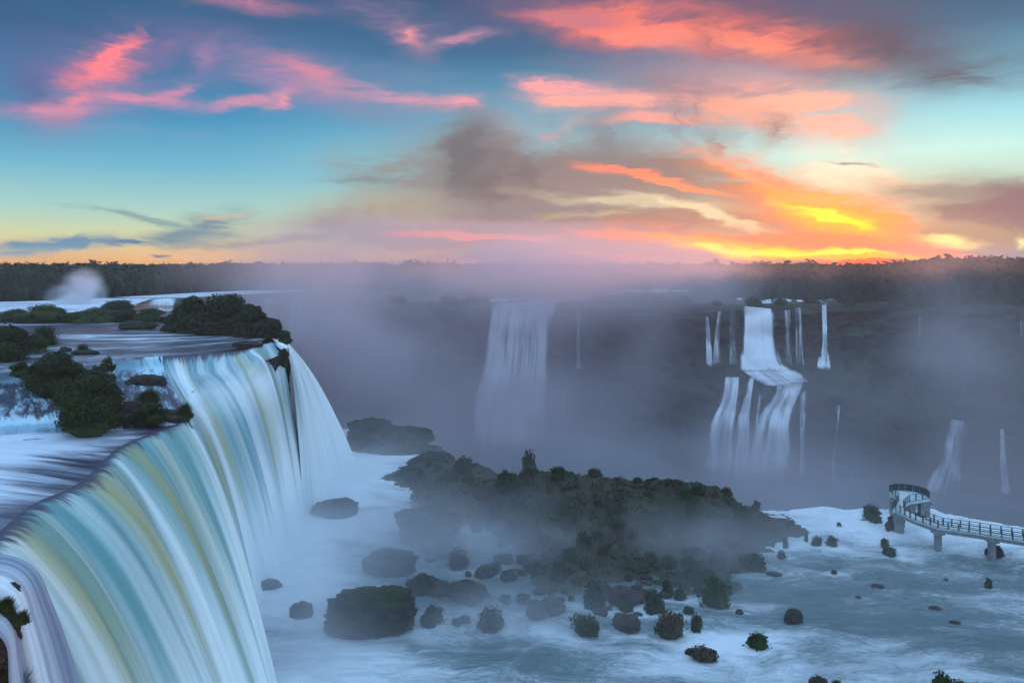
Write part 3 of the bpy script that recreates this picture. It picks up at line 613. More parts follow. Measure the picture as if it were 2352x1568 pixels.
def far_fall(L, R, label, nu=22, nv=46, dens=0.55, group='waterfalls on the far side of the gorge', mat=None):
    L = catmull(np.array(L, float), nv, 0); R = catmull(np.array(R, float), nv, 0); s = np.linspace(0, 1, nu)[:, None, None]
    q = L[None] * (1 - s) + R[None] * s
    D = np.array([[hitD(a, b_) or 0 for a, b_ in r] for r in q])
    last = D[D > 0].mean() if (D > 0).any() else 280
    D = np.where(D > 0, D, last)
    Dm = D.copy()
    for k in range(3):                                  # nearest ledge wins, then smooth: water hangs free of the rock
        pd = np.pad(Dm, 1, 'edge'); Dm = np.minimum.reduce([pd[1:-1, 1:-1], pd[:-2, 1:-1], pd[2:, 1:-1], pd[1:-1, :-2], pd[1:-1, 2:]])
    for k in range(4):
        pd = np.pad(Dm, 1, 'edge'); Dm = (pd[1:-1, 1:-1] * 2 + pd[:-2, 1:-1] + pd[2:, 1:-1] + pd[1:-1, :-2] + pd[1:-1, 2:]) / 6
    Dm = Dm - 1.2
    Pg = np.stack([(q[..., 0] - UC) / F * Dm, Dm, CZ - (q[..., 1] - VH) / F * Dm], -1)
    e = np.minimum(np.linspace(0, 1, nu), np.linspace(1, 0, nu))[:, None] * 2
    tt = np.linspace(0, 1, nv)[None]; jag = 0.35 * fbm(np.stack([Pg[..., 0] * .35, Pg[..., 2] * .07, Pg[..., 0] * 0], -1), 3)
    fo = dens * 1.12 - 0.85 * (1 - smooth(e + jag * 0.5, 0, 0.36)) + 0.5 * jag - 0.7 * smooth(tt, 0.86, 1.0)
    S, T = np.meshgrid(lens(Pg, 0), lens(Pg, 1), indexing='ij')
    o = mesh_np('waterfall', Pg.reshape(-1, 3), grid_faces(nu, nv), mat or VEIL, uv=np.stack([S + L[0, 0], T], -1).reshape(-1, 2), attrs={'foam': np.clip(fo, 0, 1.3)})
    return tag(o, label, 'waterfall', group)
FF = [
 ([(1112, 695), (1104, 760), (1098, 830), (1078, 900), (1060, 970), (1050, 1050)], [(1290, 693), (1279, 760), (1276, 830), (1272, 900), (1266, 970), (1264, 1050)], 'broad hazy fall in the middle of the far cliff, widest of all the distant falls', .80),
 ([(1325, 690), (1324, 780), (1322, 835), (1312, 850)], [(1336, 690), (1334, 780), (1334, 835), (1346, 850)], 'thin thread of water just right of the broad middle fall', .6),
 ([(1293, 892), (1288, 930), (1284, 990)], [(1299, 892), (1298, 930), (1298, 992)], 'short faint trickle low on the cliff right of the broad middle fall', .45),
 ([(1618, 728), (1621, 780), (1619, 850)], [(1629, 728), (1634, 780), (1640, 852)], 'narrow faint strand at the left end of the two tier falls', .62),
 ([(1649, 715), (1640, 780), (1636, 850)], [(1659, 715), (1653, 780), (1660, 852)], 'narrow slanting strand, second from the left above the rock terrace', .62),
 ([(1702, 702), (1706, 760), (1700, 820), (1690, 858)], [(1782, 710), (1786, 760), (1792, 820), (1816, 856)], 'dense white upper fall dropping onto the terrace of the two tier falls', .95),
 ([(1690, 846), (1716, 866), (1760, 892)], [(1806, 836), (1850, 858), (1880, 878)], 'white water spreading across the rock terrace below the dense upper fall', .8),
 ([(1662, 866), (1652, 920), (1630, 965), (1616, 1040), (1608, 1095)], [(1704, 866), (1697, 920), (1693, 965), (1690, 1040), (1686, 1100)], 'left branch of the lower tier, plunging from the terrace into the gorge', .78),
 ([(1720, 868), (1703, 930), (1690, 970), (1682, 1050), (1676, 1110)], [(1733, 868), (1727, 930), (1724, 970), (1724, 1050), (1726, 1115)], 'slim middle branch of the lower tier below the rock terrace', .74),
 ([(1768, 880), (1772, 905), (1738, 950), (1720, 1020), (1706, 1120)], [(1862, 876), (1836, 912), (1826, 960), (1822, 1040), (1812, 1125)], 'wide fan shaped right branch of the lower tier', .74),
 ([(1676, 712), (1674, 780), (1672, 850)], [(1692, 712), (1690, 780), (1694, 852)], 'very faint veil directly left of the dense upper fall', .42),
 ([(1800, 712), (1800, 780), (1800, 846)], [(1816, 712), (1818, 780), (1822, 848)], 'very faint veil directly right of the dense upper fall', .42),
 ([(1838, 905), (1836, 980), (1834, 1060), (1830, 1110)], [(1856, 895), (1850, 980), (1850, 1060), (1852, 1112)], 'thin side strand along the right flank of the fan shaped branch', .55),
 ([(1740, 905), (1736, 950), (1730, 990)], [(1756, 905), (1748, 950), (1742, 990)], 'short trickle between the middle and right branches of the lower tier', .5),
 ([(1826, 706), (1826, 780), (1824, 850)], [(1842, 706), (1846, 780), (1850, 852)], 'dim veil between the dense upper fall and the bright thin column', .5),
 ([(1887, 700), (1886, 790), (1870, 852)], [(1899, 700), (1903, 790), (1918, 858)], 'bright thin column of water flaring at its foot, right end of the upper tier', .85),
 ([(1922, 930), (1914, 1010), (1906, 1080), (1900, 1135)], [(1931, 930), (1924, 1010), (1924, 1080), (1932, 1138)], 'dim twin trickle on the dark cliff right of the lower tier', .5),
 ([(1966, 940), (1960, 1020), (1950, 1080), (1944, 1140)], [(1972, 940), (1968, 1020), (1964, 1080), (1962, 1140)], 'barely visible trickle, rightmost of the two on the dark lower cliff', .46),
 ([(2176, 962), (2160, 1040), (2128, 1100), (2108, 1150)], [(2222, 968), (2218, 1040), (2212, 1100), (2208, 1150)], 'spreading fan of thin strands above the lookout platform', .62),
 ([(2296, 985), (2296, 1060), (2298, 1150)], [(2306, 985), (2314, 1060), (2330, 1152)], 'slender bluish fall near the right edge above the walkway', .7),
 ([(2110, 724), (2110, 770), (2108, 810)], [(2118, 724), (2118, 770), (2118, 810)], 'faint short strand high on the cliff behind the drifting spray', .5),
 ([(2338, 738), (2340, 770), (2346, 800)], [(2364, 738), (2364, 770), (2364, 800)], 'small pale fall cut by the right edge of the view', .6),
 ([(600, 684), (596, 705), (594, 740)], [(628, 684), (630, 705), (634, 740)], 'pale distant fall seen through spray right of the dark shrubs', .6),
 ([(664, 682), (660, 720), (656, 800)], [(712, 682), (716, 720), (722, 800)], 'misty wide fall beyond the corner of the left plateau', .6),
 ([(286, 686), (287, 700), (288, 722)], [(420, 685), (420, 700), (420, 722)], 'low bluish curtain across the gap behind the plateau shrubs', .95),
]
for L, R, lab, dn in FF: far_fall(L, R, lab, dens=dn)

# ------------------------------------------------------------------ plants
def crown_arrays(r, nleaf, leaf, seed, rough=0.28, nfreq=1.6, core=0.9, uprightness=0.0, flat=0.55):
    """one noisy leafy mass: a lumpy core plus many leaf-sized faces through its outer shell; unit-free, base at z=0"""
    rg = np.random.default_rng(seed)
    nu, nv = 26, 16
    th = np.linspace(0, 2 * np.pi, nu + 1)[:, None]; ph = np.linspace(0.02, np.pi - 0.02, nv)[None, :]
    d = np.stack([np.cos(th) * np.sin(ph), np.sin(th) * np.sin(ph), np.cos(ph) + 0 * th], -1)
    def rad(dd): return 1 + rough * (fbm(dd * nfreq + seed * 3.7, 4) * 1.5) + rough * 0.5 * np.abs(fbm(dd * nfreq * 2.5 + seed, 3))
    V = d * (rad(d) * core)[..., None]; Q = grid_faces(nu + 1, nv); V = V.reshape(-1, 3)
    g = rg.normal(size=(nleaf, 3)); g /= np.linalg.norm(g, axis=1, keepdims=True); g[:, 2] = np.where(g[:, 2] < -0.35, -g[:, 2], g[:, 2])
    rr = rad(g) * rg.uniform(core * 0.94, 1.17, nleaf) ** 1.0; c = g * rr[:, None]
    nrm = g + rg.normal(size=g.shape) * 0.55; nrm /= np.linalg.norm(nrm, axis=1, keepdims=True)
    t = np.cross(nrm, rg.normal(size=g.shape)); t /= np.linalg.norm(t, axis=1, keepdims=True); b_ = np.cross(nrm, t)
    sz = leaf / r * rg.uniform(0.5, 1.3, nleaf)[:, None]
    q = np.stack([c - t * sz, c + b_ * sz * 0.45, c + t * sz, c - b_ * sz * 0.45], 1).reshape(-1, 3)
    Q2 = np.arange(len(q)).reshape(-1, 4) + len(V)
    V = np.concatenate([V, q]); Q = np.concatenate([Q, Q2])
    V = V * r; V[:, 2] = V[:, 2] * 0.9 + r * flat
    return V, Q
def multi(lumps, nleaf, leaf, seed, **kw):
    Vs, Qs, n = [], [], 0
    for i, (x, y, z, r, sz) in enumerate(lumps):
        V, Q = crown_arrays(r, nleaf, leaf, seed * 13 + i, **kw); V = V * [1, 1, sz] + [x, y, z]
        Vs.append(V); Qs.append(Q + n); n += len(V)
    return np.concatenate(Vs), np.concatenate(Qs)
# shared shapes for bushes that look alike, about 1 m in radius
BUSHM = []
for k in range(7):
    rg = np.random.default_rng(100 + k)
    lump = [(0, 0, 0, 1.0, 1.0)] + [(rg.uniform(-.6, .6), rg.uniform(-.5, .5), rg.uniform(-.1, .35), rg.uniform(.4, .65), rg.uniform(.8, 1.2)) for _ in range(3)]
    V, Q = multi(lump, 420, 0.19, k + 1, rough=0.42, core=0.78)
    hx = (V[:, 0].max() - V[:, 0].min()) / 2; V = V / [hx, hx, V[:, 2].max()]
    o = mesh_np('bush', V, Q, (LEAF, LEAF_DRY, LEAF)[k % 3]); BUSHM.append(o.data); bpy.data.objects.remove(o)
def bush(x, y, z, w, h, label, group=None, name='bush', cat='bush', var=None, dep=None):
    me = BUSHM[(var if var is not None else random.randrange(7)) % 7]
    o = bpy.data.objects.new(name, me); COL.objects.link(o); o.location = (x, y, z - 0.06 * h); o.scale = (w / 2, (dep or w * 0.8) / 2, h * 1.06)
    o.rotation_euler = (0, 0, random.uniform(-0.5, 0.5)); return tag(o, label, cat, group)
def pxbush(u, v, w, h, label, hh=40.0, **kw):
    p = G(u, v, hh); s = p[1] / F; return bush(p[0], p[1], p[2], w * s, h * s, label, **kw)

# rapids: bushes standing alone in the white water
LONE = [
 (1727, 1307, 66, 40, 'wide low bush in the rapids below the right end of the island'), (1794, 1283, 24, 22, 'small round bush in the rapids, just below the upright narrow one'),
 (1804, 1258, 18, 27, 'narrow upright bush left of the pair of round bushes in the rapids'), (1852, 1243, 14, 17, 'tiny dark bush left of the round pair in the rapids'),
 (1877, 1254, 30, 29, 'left bush of the round pair standing in the middle rapids'), (1911, 1254, 34, 28, 'right bush of the round pair standing in the middle rapids'),
 (1927, 1209, 14, 12, 'tiny bush high in the foaming lip of the rapids'), (2002, 1204, 48, 36, 'bulky bush left of the lookout pillars, lower one of the clump'),
 (1999, 1183, 50, 26, 'flat bush at the brink left of the lookout, upper one of the clump'), (2032, 1256, 26, 24, 'round bush above the oval one, below the walkway bend'),
 (2044, 1276, 44, 25, 'oval bush in foam below the walkway bend'), (1916, 1320, 16, 16, 'little round bush alone in the centre of the rapids'),
 (2271, 1349, 22, 27, 'isolated dark bush in the river below the walkway at the right'), (1599, 1276, 46, 24, 'flat bush at the ragged lower edge of the island, beside pink water'),
 (1582, 1308, 34, 36, 'bush in the island fringe left of pink water'), (1635, 1298, 22, 24, 'small bush right of the island fringe, in calm pink water'),
 (1586, 1338, 52, 40, 'large bush in the lower island fringe above the big cone shaped one'), (1599, 1448, 42, 45, 'egg shaped bush right of the dark lower clump'),
 (1541, 1461, 80, 72, 'dark tall bush, lowest of the misty clump in the centre right'), (1646, 1391, 84, 72, 'big cone shaped bush half lost in mist right of the clump'),
 (1500, 1405, 56, 60, 'pale misty bush behind the dark tall one'), (1343, 1454, 78, 48, 'dark low bush alone in smooth water below the island'),
 (1125, 1447, 76, 56, 'misty round bush between the flat topped boulder and the low dark bush'), (997, 1429, 60, 46, 'bush right beside the big flat topped boulder'),
 (1742, 1486, 70, 39, 'dark lumpy bush in the rapids at lower right, upper one of two'), (1618, 1514, 78, 35, 'dark lumpy bush with bare rock at its left, lower one of two'),
 (2166, 1592, 66, 56, 'dark bush cut by the bottom edge at the right'), (2206, 1588, 40, 30, 'lower bush touching the bottom edge bush at the right'), (1922, 1580, 24, 22, 'small bush at the bottom edge beside the purple rock'),
 (1213, 1100, 44, 72, 'tall finger shaped bush on the skyline of the island'), (1164, 1127, 62, 54, 'dark rounded bush left of the finger shaped one'), (1067, 1084, 62, 42, 'rounded bush at the left tip of the island ridge'),
 (1408, 1184, 34, 44, 'pointed dark bush in the middle of the island'), (1341, 1264, 52, 50, 'tall misty bush in the front of the island'),
 (1366, 1395, 62, 68, 'large pale bush rising from mist below the island'), (1436, 1402, 42, 28, 'small bush right of the large pale one in the mist'),
 (1050, 1304, 60, 50, 'misty bush between the dome shaped boulder and the island front'), (1152, 1292, 22, 22, 'tiny rounded bush in the misty island front'),
 (1703, 1210, 58, 62, 'tree like bush at the right foot of the island'), (1687, 1224, 38, 30, 'low bush below the right foot of the island, over foam'), (1738, 1168, 24, 22, 'bush at the rightmost tip of the island'),
 (1532, 1362, 32, 34, 'bush between the island fringe and the misty clump, left one'), (1560, 1377, 36, 30, 'bush between the island fringe and the misty clump, right one'),
]
for i, (u, v, w, h, lab) in enumerate(LONE):
    p = G(u, v, 40.0)
    gz = float(ground_z(p[0], p[1]))
    for _ in range(6):                                  # slide along the sight line until it stands on the island slope
        p = G(u, v, CZ - gz); gz = gz * 0.5 + 0.5 * float(ground_z(p[0], p[1]))
    s = p[1] / F; bush(p[0], p[1], p[2], w * s, h * s, lab, var=i)
# thicket on the island
rg = np.random.default_rng(21); made = []
tries = 0
while len(made) < 232 and tries < 9000:
    tries += 1
    u = rg.uniform(940, 1745); v = rg.uniform(1070, 1400); p = G(u, v, 40 - rg.uniform(0, 5)); x, y = p[0], p[1]
    hh = float(hills(x, y))
    if hh < 0.45 + 0.8 * (v > 1290) * 0 or y > y_edge(x) - 1: continue
    if hh < 0.9 and rg.random() < 0.4: continue
    r = rg.uniform(0.35, 1.0) ** 1.0 * (1.5 if rg.random() < 0.2 else 1.1)
    if any((x - a) ** 2 + (y - b_) ** 2 < (0.62 * (r + c)) ** 2 for a, b_, c in made): continue
    made.append((x, y, r))
    bush(x, y, float(ground_z(x, y)) - 0.1, 2.1 * r, r * rg.uniform(0.8, 1.6), 'one of the many rounded bushes crowding the misty island', 'bushes crowding the island')
for k in range(24):
    u = rg.uniform(1010, 1620); v = rg.uniform(1250, 1440); p = G(u, v, 40); r = rg.uniform(0.4, 1.2)
    bush(p[0], p[1], 45, 2 * r, r * rg.uniform(0.9, 1.5), 'low bush standing in shallow misty water in front of the island', 'bushes in the misty shallows')
# low scrub and moss covering the island between the bushes: one mass of leaf clumps
N_ = 52000
gxs = rg.uniform(-36, 44, N_ * 3); gys = rg.uniform(86, 186, N_ * 3); hv = hills(gxs, gys); keep = (hv > 0.75) & (gys < y_edge(gxs) - 0.5) & (fbm(np.stack([gxs * .35, gys * .35, gxs * 0 + 5], -1), 3) + 0.05 * hv > -0.12)
gxs, gys = gxs[keep][:N_], gys[keep][:N_]; k_ = len(gxs)
hgt = 0.9 * np.clip(fbm(np.stack([gxs * .9, gys * .9, gxs * 0 + 7], -1), 3) + 0.25, 0, 1); cz_ = ground_z(gxs, gys) + hgt * rg.uniform(0.2, 1.0, k_)
nrm = rg.normal(size=(k_, 3)) * 0.8 + [0, 0, 1]; nrm /= np.linalg.norm(nrm, axis=1, keepdims=True); t_ = np.cross(nrm, rg.normal(size=(k_, 3))); t_ /= np.linalg.norm(t_, axis=1, keepdims=True); b2_ = np.cross(nrm, t_)
sz_ = rg.uniform(0.10, 0.34, k_)[:, None]; c_ = np.stack([gxs, gys, cz_], -1)
tag(mesh_np('ground_cover', np.stack([c_ - t_ * sz_, c_ + b2_ * sz_ * .6, c_ + t_ * sz_, c_ - b2_ * sz_ * .6], 1).reshape(-1, 3), np.arange(k_ * 4).reshape(-1, 4), LEAF_DRY), 'low scrub and moss covering the misty island', 'ground cover', kind='stuff')
# terrace and rim vegetation across the gorge
for k in range(200):
    i = rg.integers(300, 505)
    if 1590 < us[i] < 1935: continue
    j = rg.integers(46, 74); q = Pc[i, j]
    r = rg.uniform(2.0, 4.2); bush(q[0], q[1], q[2] - 1, 2 * r, r * 1.5, 'dark tree crown on the terrace halfway up the far cliff', 'tree crowns on the far terrace', name='tree', cat='tree')
for k in range(120):
    i = rg.integers(150, 515)
    if 1100 < us[i] < 1345 or 1690 < us[i] < 1925: 
        if rg.random() < 0.8: continue
    q = np.array([(us[i] - UC) / F * (rimD[i] + 3), rimD[i] + rg.uniform(0, 8), 69.5])
    r = rg.uniform(1.6, 3.8); bush(q[0], q[1], q[2] - .5, 2 * r, r * 1.3, 'dark tree crown along the top edge of the far cliff', 'tree crowns along the far rim', name='tree', cat='tree')

# far-off forest, one mass
FB = [(-300, 700), (0, 692), (200, 684), (330, 677), (450, 670), (600, 665), (760, 661), (930, 668), (1100, 680), (1360, 666), (1600, 664), (1700, 684), (1920, 686), (2100, 692), (2352, 694), (2700, 694)]
Vs, Qs, n = [], [], 0
cr = [crown_arrays(1.0, 60, 0.30, 300 + k, rough=0.35, flat=0.0) for k in range(6)]
for k in range(3400):
    u = rg.uniform(-250, 2600); D0 = 15 * F / (np.interp(u, [a for a, b_ in FB], [b_ for a, b_ in FB]) - VH)
    t = rg.random() ** 1.7; D = D0 + 2 + t * 330
    if D > 640: D = 640
    hill = 4.6 * smooth(u, 1990, 2200) * (1 - t * 0.3) + 0.5 * float(fbm(np.array([[u * .012, D * .01, 0]]), 3)[0])
    top = CZ - 15 + 11.6 + rg.normal() * 0.8 + hill - t * 1.2; top = min(top, CZ - (9.0 - 7.5 * float(smooth(u, 1990, 2250)) + rg.normal() * 1.2 - 2.0 * (rg.random() < .04)) / F * D)
    r = rg.uniform(3.0, 5.6); V, Q = cr[k % 6]
    a = rg.uniform(0, 6.28); ca, sa = math.cos(a), math.sin(a); W = np.stack([V[:, 0] * ca - V[:, 1] * sa, V[:, 0] * sa + V[:, 1] * ca, V[:, 2] * rg.uniform(.8, 1.25)], -1) * r
    W = W + [(u - UC) / F * D, D, top - r * 0.9]; Vs.append(W); Qs.append(Q + n); n += len(W)
    if t < 0.12:
        W2 = np.stack([V[:, 0], V[:, 1], V[:, 2] * 1.6], -1) * r * 0.95 + [(u - UC) / F * D, D - 1.5, 73.5]; Vs.append(W2); Qs.append(Q + n); n += len(W2)
tag(mesh_np('forest', np.concatenate(Vs), np.concatenate(Qs), LEAF_FAR), 'dark rainforest canopy stretching along the whole horizon', 'forest', kind='stuff')

def limb_tube(pts, radii, nseg=7):
    pts = np.array(pts, float); V = []; 
    for i, p in enumerate(pts):
        d = pts[min(i + 1, len(pts) - 1)] - pts[max(i - 1, 0)]; d /= np.linalg.norm(d) + 1e-9
        a = np.cross(d, [0.3, 0.9, 0.1]); a /= np.linalg.norm(a); b_ = np.cross(d, a)
        th = np.linspace(0, 2 * np.pi, nseg + 1); V.append(p + radii[i] * (np.cos(th)[:, None] * a + np.sin(th)[:, None] * b_))
    return np.array(V).reshape(-1, 3), grid_faces(len(pts), nseg + 1)
def stems(w, h, n, seed, r0=0.09):
    rg = np.random.default_rng(seed); Vs, Qs, k = [], [], 0
    for i in range(n):
        a = rg.uniform(0, 6.28); rr = rg.uniform(0.15, 0.42) * w; e = np.array([math.cos(a) * rr, math.sin(a) * rr * .7, h * rg.uniform(.6, .98)])
        mid_ = e * [0.35, 0.35, 0.5] + rg.normal(size=3) * 0.06 * w
        V, Q = limb_tube([(0, 0, -0.1), mid_, e], [r0, r0 * .65, r0 * .25]); Vs.append(V); Qs.append(Q + k); k += len(V)
    return np.concatenate(Vs), np.concatenate(Qs)
def shrub(u, v, hpx, wpx, h, label, seed, lumps=7, leaf=0.2, nleaf=1500, mat=None, name='shrub', open_=False, flat=0.5, group=None, rough=0.3):
    """a shrub of several leafy masses on branching stems; (u, v) is its foot, hpx/wpx its height and width in survey units"""
    p = G(u, v, h); s = p[1] / F; W, H = wpx * s, hpx * s; rg = np.random.default_rng(seed)
    root = empty(name, tuple(p - [0, 0, 0.1])); tag(root, label, name if name in ('shrub', 'tree') else 'plant', group)
    L = []
    for i in range(lumps):
        a = 2 * math.pi * i / lumps + rg.uniform(-.3, .3); rr = rg.uniform(0.16, 0.36) * W if i else 0.02 * W
        r = rg.uniform(0.20, 0.30) * W if not open_ else rg.uniform(0.10, 0.16) * W
        zt = H * (rg.uniform(0.55, 0.9) if i % 2 else rg.uniform(0.25, 0.55)) if i else H
        sz = min(1.5, max(0.5, H / W * 1.1)); L.append((math.cos(a) * rr, math.sin(a) * rr * 0.8, max(-.2 * r, zt - r * sz * (flat + 0.95)), r, sz))
    r = 0.33 * W if not open_ else 0.15 * W
    if not open_: L.append((0, 0, -0.3 * r, r * 1.25, min(1.2, H / W)))
    V, Q = multi(L, nleaf, leaf, seed, rough=rough, flat=flat, core=0.86 if not open_ else 0.45)
    V[:, 2] *= H / V[:, 2].max()
    mesh_np('foliage', V, Q, mat or LEAF, parent=root)
    V, Q = stems(W, H * 0.9, 7, seed + 5, 0.03 * H ** 0.5 + 0.03); mesh_np('stem', V, Q, BARK, parent=root)
    return root
def grass_tuft(u, v, hpx, wpx, h, label, seed, n=1200, mat=None):
    p = G(u, v, h); s = p[1] / F; W, H = wpx * s, hpx * s; rg = np.random.default_rng(seed); V = []
    for i in range(n):
        x, y = rg.normal() * W * 0.24, rg.normal() * W * 0.18; l = H * rg.uniform(.5, 1.1) * math.exp(-(x / W) ** 2 * 3); a = rg.uniform(0, 6.28)
        lean = np.array([x * 0.8 + math.cos(a) * .25 * l, y * .8 + math.sin(a) * .25 * l, 0]); wd = 0.010 + 0.006 * H
        b0 = np.array([x, y, 0]); t = np.array([math.cos(a + 1.5), math.sin(a + 1.5), 0]) * wd
        m1 = b0 + lean * .35 + [0, 0, l * .65]; e = b0 + lean + [0, 0, l]
        V += [b0 - t, b0 + t, m1 + t * .7, m1 - t * .7, m1 - t * .7, m1 + t * .7, e + t * .1, e - t * .1]
    o = mesh_np('grass_tuft', np.array(V), np.arange(len(V)).reshape(-1, 4), mat or LEAF_FRESH, smooth_=False); o.location = tuple(p)
    return tag(o, label, 'grass')

# shrubs of the left plateau  (u, v, height, width, h)
shrub(517, 766, 96, 124, 15.0, 'tallest dark shrub of the mass at the far corner of the plateau', 1, 9, 0.42, 1500)
shrub(440, 763, 88, 92, 15.0, 'dark shrub with a loose top, left part of the corner mass', 2, 8, 0.40, 1300)
shrub(578, 772, 76, 80, 15.0, 'dark shrub between the tallest one and the drop at the plateau corner', 3, 7, 0.4, 1200)
shrub(622, 777, 50, 66, 15.2, 'lower olive shrub leaning over the drop at the plateau corner', 4, 6, 0.38, 900, mat=LEAF_FAR)
shrub(654, 786, 30, 34, 15.3, 'last small shrub at the very tip of the plateau corner', 5, 5, 0.3, 600)
shrub(396, 760, 40, 60, 15.0, 'low shrub beside the rapids at the left foot of the corner mass', 6, 6, 0.34, 700)
shrub(100, 740, 44, 112, 15.0, 'long green shrub in the left half of the river islet row', 7, 8, 0.36, 900, mat=LEAF_FRESH)
shrub(32, 737, 30, 90, 15.0, 'low shrub at the left end of the river islet row', 8, 7, 0.36, 700)
shrub(215, 739, 36, 124, 15.0, 'wide flat shrub in the right half of the river islet row', 9, 8, 0.36, 900, mat=LEAF_FRESH)
shrub(290, 738, 30, 76, 15.0, 'low shrub closing the right end of the river islet row', 10, 6, 0.34, 700)
shrub(345, 738, 32, 84, 15.0, 'flat shrub between the islet row and the dark corner mass', 11, 7, 0.34, 800, mat=LEAF_FRESH)
shrub(272, 712, 26, 84, 15.0, 'far small shrub left of the low bluish curtain', 12, 6, 0.4, 500)
shrub(20, 826, 86, 92, 15.0, 'tall dark shrub at the left edge beside the upper river', 13, 8, 0.24, 1700)
shrub(82, 808, 44, 58, 15.0, 'shrub right beside the tall dark one at the left edge', 14, 6, 0.22, 900, mat=LEAF_FRESH)
grass_tuft(100, 792, 46, 46, 15.0, 'tall pale grass behind the left edge shrubs', 15, 1500)
shrub(48, 858, 30, 42, 15.2, 'rounded tuft like bush above the small cascade at the left edge', 16, 5, 0.16, 900, mat=LEAF_FRESH)
shrub(126, 888, 84, 128, 16.2, 'broad dark shrub on the rock island, farther of the two big ones', 17, 9, 0.2, 2600)
shrub(208, 972, 128, 146, 17.8, 'biggest leafy shrub in front on the rock island above the pool', 18, 10, 0.17, 3400)
shrub(245, 905, 92, 66, 16.8, 'slender open branched shrub with pale leaves between the big shrubs and the cascade', 19, 12, 0.17, 160, mat=LEAF_FRESH, open_=True)
shrub(345, 964, 44, 80, 18.2, 'low shrub on the rocks just above the lip of the nearest curtain', 20, 7, 0.15, 1300)
grass_tuft(340, 925, 30, 40, 17.7, 'bright green grass clump on the rocks among the cascades', 21, 2100)
grass_tuft(425, 960, 36, 24, 18.6, 'upright grass clump at the lip between the two nearer curtains', 22, 1200)
grass_tuft(190, 812, 24, 22, 15.0, 'small yellow green grass tuft on a low rock in the upper river', 23, 780)
grass_tuft(14, 1402, 30, 26, 17.9, 'grass hanging on the rock at the bottom left corner, upper clump', 24, 1200)
grass_tuft(50, 1432, 30, 24, 18.6, 'spiky green tuft beside the small fall at the bottom left', 25, 960)
grass_tuft(34, 1580, 44, 50, 21.5, 'green tuft at the very bottom of the corner rock', 26, 1050)
shrub(652, 836, 40, 22, 16.6, 'small hanging shrub on the rib of rock between the last two curtains', 27, 6, 0.22, 700)

# ------------------------------------------------------------------ rocks
def rock(x, y, z, w, d, h, label, seed, mat=None, name='boulder', cat='boulder', boxy=0.0, group=None, rotz=0.0, nu=110, nv=64):
    th = np.linspace(0, 2 * np.pi, nu + 1)[:, None]; ph = np.linspace(0.01, np.pi - 0.01, nv)[None, :]
    D = np.stack([np.cos(th) * np.sin(ph), np.sin(th) * np.sin(ph), np.cos(ph) + 0 * th], -1)
    if boxy: D = D / (np.max(np.abs(D), axis=-1, keepdims=True) ** boxy)
    nn = D * 1.3 + seed * 5.1; r = 1 + 0.34 * fbm(nn, 3) + 0.26 * np.abs(fbm(nn * 2.3, 4)) + 0.14 * fbm(nn * 6, 4) + 0.06 * fbm(nn * 14, 3) - 0.06
    V = (D * r[..., None]).reshape(-1, 3) * [w / 2, d / 2, h * 0.62]; V[:, 2] += h * 0.36
    o = mesh_np(name, V, grid_faces(nu + 1, nv), mat or ROCK); o.location = (x, y, z); o.rotation_euler = (0, 0, rotz); return tag(o, label, cat, group)
def pxrock(u, v, w, h, label, seed, hh=40.0, dk=0.7, **kw):
    p = G(u, v, hh); s = p[1] / F; return rock(p[0], p[1] + w * s * dk * 0.3, p[2] - 0.2, w * s, w * s * dk, h * s, label, seed, **kw)
pxrock(980, 1246, 160, 76, 'huge dome shaped boulder with mossy top left of the island', 31, mat=MOSSY)
pxrock(890, 1322, 130, 52, 'wide rounded boulder fading into mist below the dome shaped one', 32, mat=MOSSY)
pxrock(845, 1455, 186, 88, 'huge flat topped dark boulder in the blue foam at lower centre', 33, mat=MOSSY, boxy=0.5, dk=0.6)
pxrock(905, 1410, 92, 62, 'mossy rock rising right behind the flat topped boulder', 34, mat=MOSSY)
pxrock(772, 1186, 96, 36, 'jagged wet rocks awash at the foot of the far corner fall', 35)
pxrock(735, 1182, 44, 30, 'black rock left of the awash jagged rocks at the fall foot', 36)
pxrock(612, 1352, 60, 20, 'low black rock awash in foam at the foot of the stepped curtain', 37)
pxrock(690, 1418, 56, 36, 'half drowned rock left of the flat topped boulder', 38)
pxrock(850, 1000, 120, 34, 'rocky knoll behind the far corner fall, largest of the back ridge', 39, mat=MOSSY)
pxrock(930, 1022, 130, 40, 'long low rock trailing right from the back ridge', 40, mat=MOSSY)
pxrock(862, 1030, 50, 20, 'small dark rock in the white water before the back ridge', 41)
pxrock(990, 1075, 100, 34, 'dark slab left of the island tip, upper one', 42, mat=MOSSY)
pxrock(1000, 1100, 110, 26, 'long dark slab left of the island tip, lower one', 43)
pxrock(1070, 1126, 66, 34, 'rounded rock in mist before the island tip', 44, mat=MOSSY)
pxrock(975, 1366, 76, 44, 'pale misty rock between the boulders and the island front', 45, mat=MOSSY)
pxrock(1072, 1384, 90, 50, 'wide misty rock at the front of the island', 46, mat=MOSSY)
pxrock(2019, 1350, 34, 10, 'small flat brown rock in the centre right of the river', 47)
pxrock(1971, 1374, 20, 8, 'tiny flat rock left below the small brown one', 48)
pxrock(1780, 1322, 32, 11, 'flat rock awash below the wide low bush', 49)
pxrock(1699, 1411, 18, 15, 'little pointed rock left of the spiky rock', 50)
pxrock(1824, 1432, 40, 34, 'spiky dark rock with scrub in the lower rapids', 51, mat=MOSSY)
pxrock(1882, 1580, 40, 28, 'purple brown rock at the bottom edge right of centre', 52)
pxrock(2174, 1333, 14, 8, 'tiny dark rock in the ripples left of the isolated bush', 53)
pxrock(2150, 1400, 30, 9, 'low wet ledge breaking the river surface at the right', 54, dk=0.7)
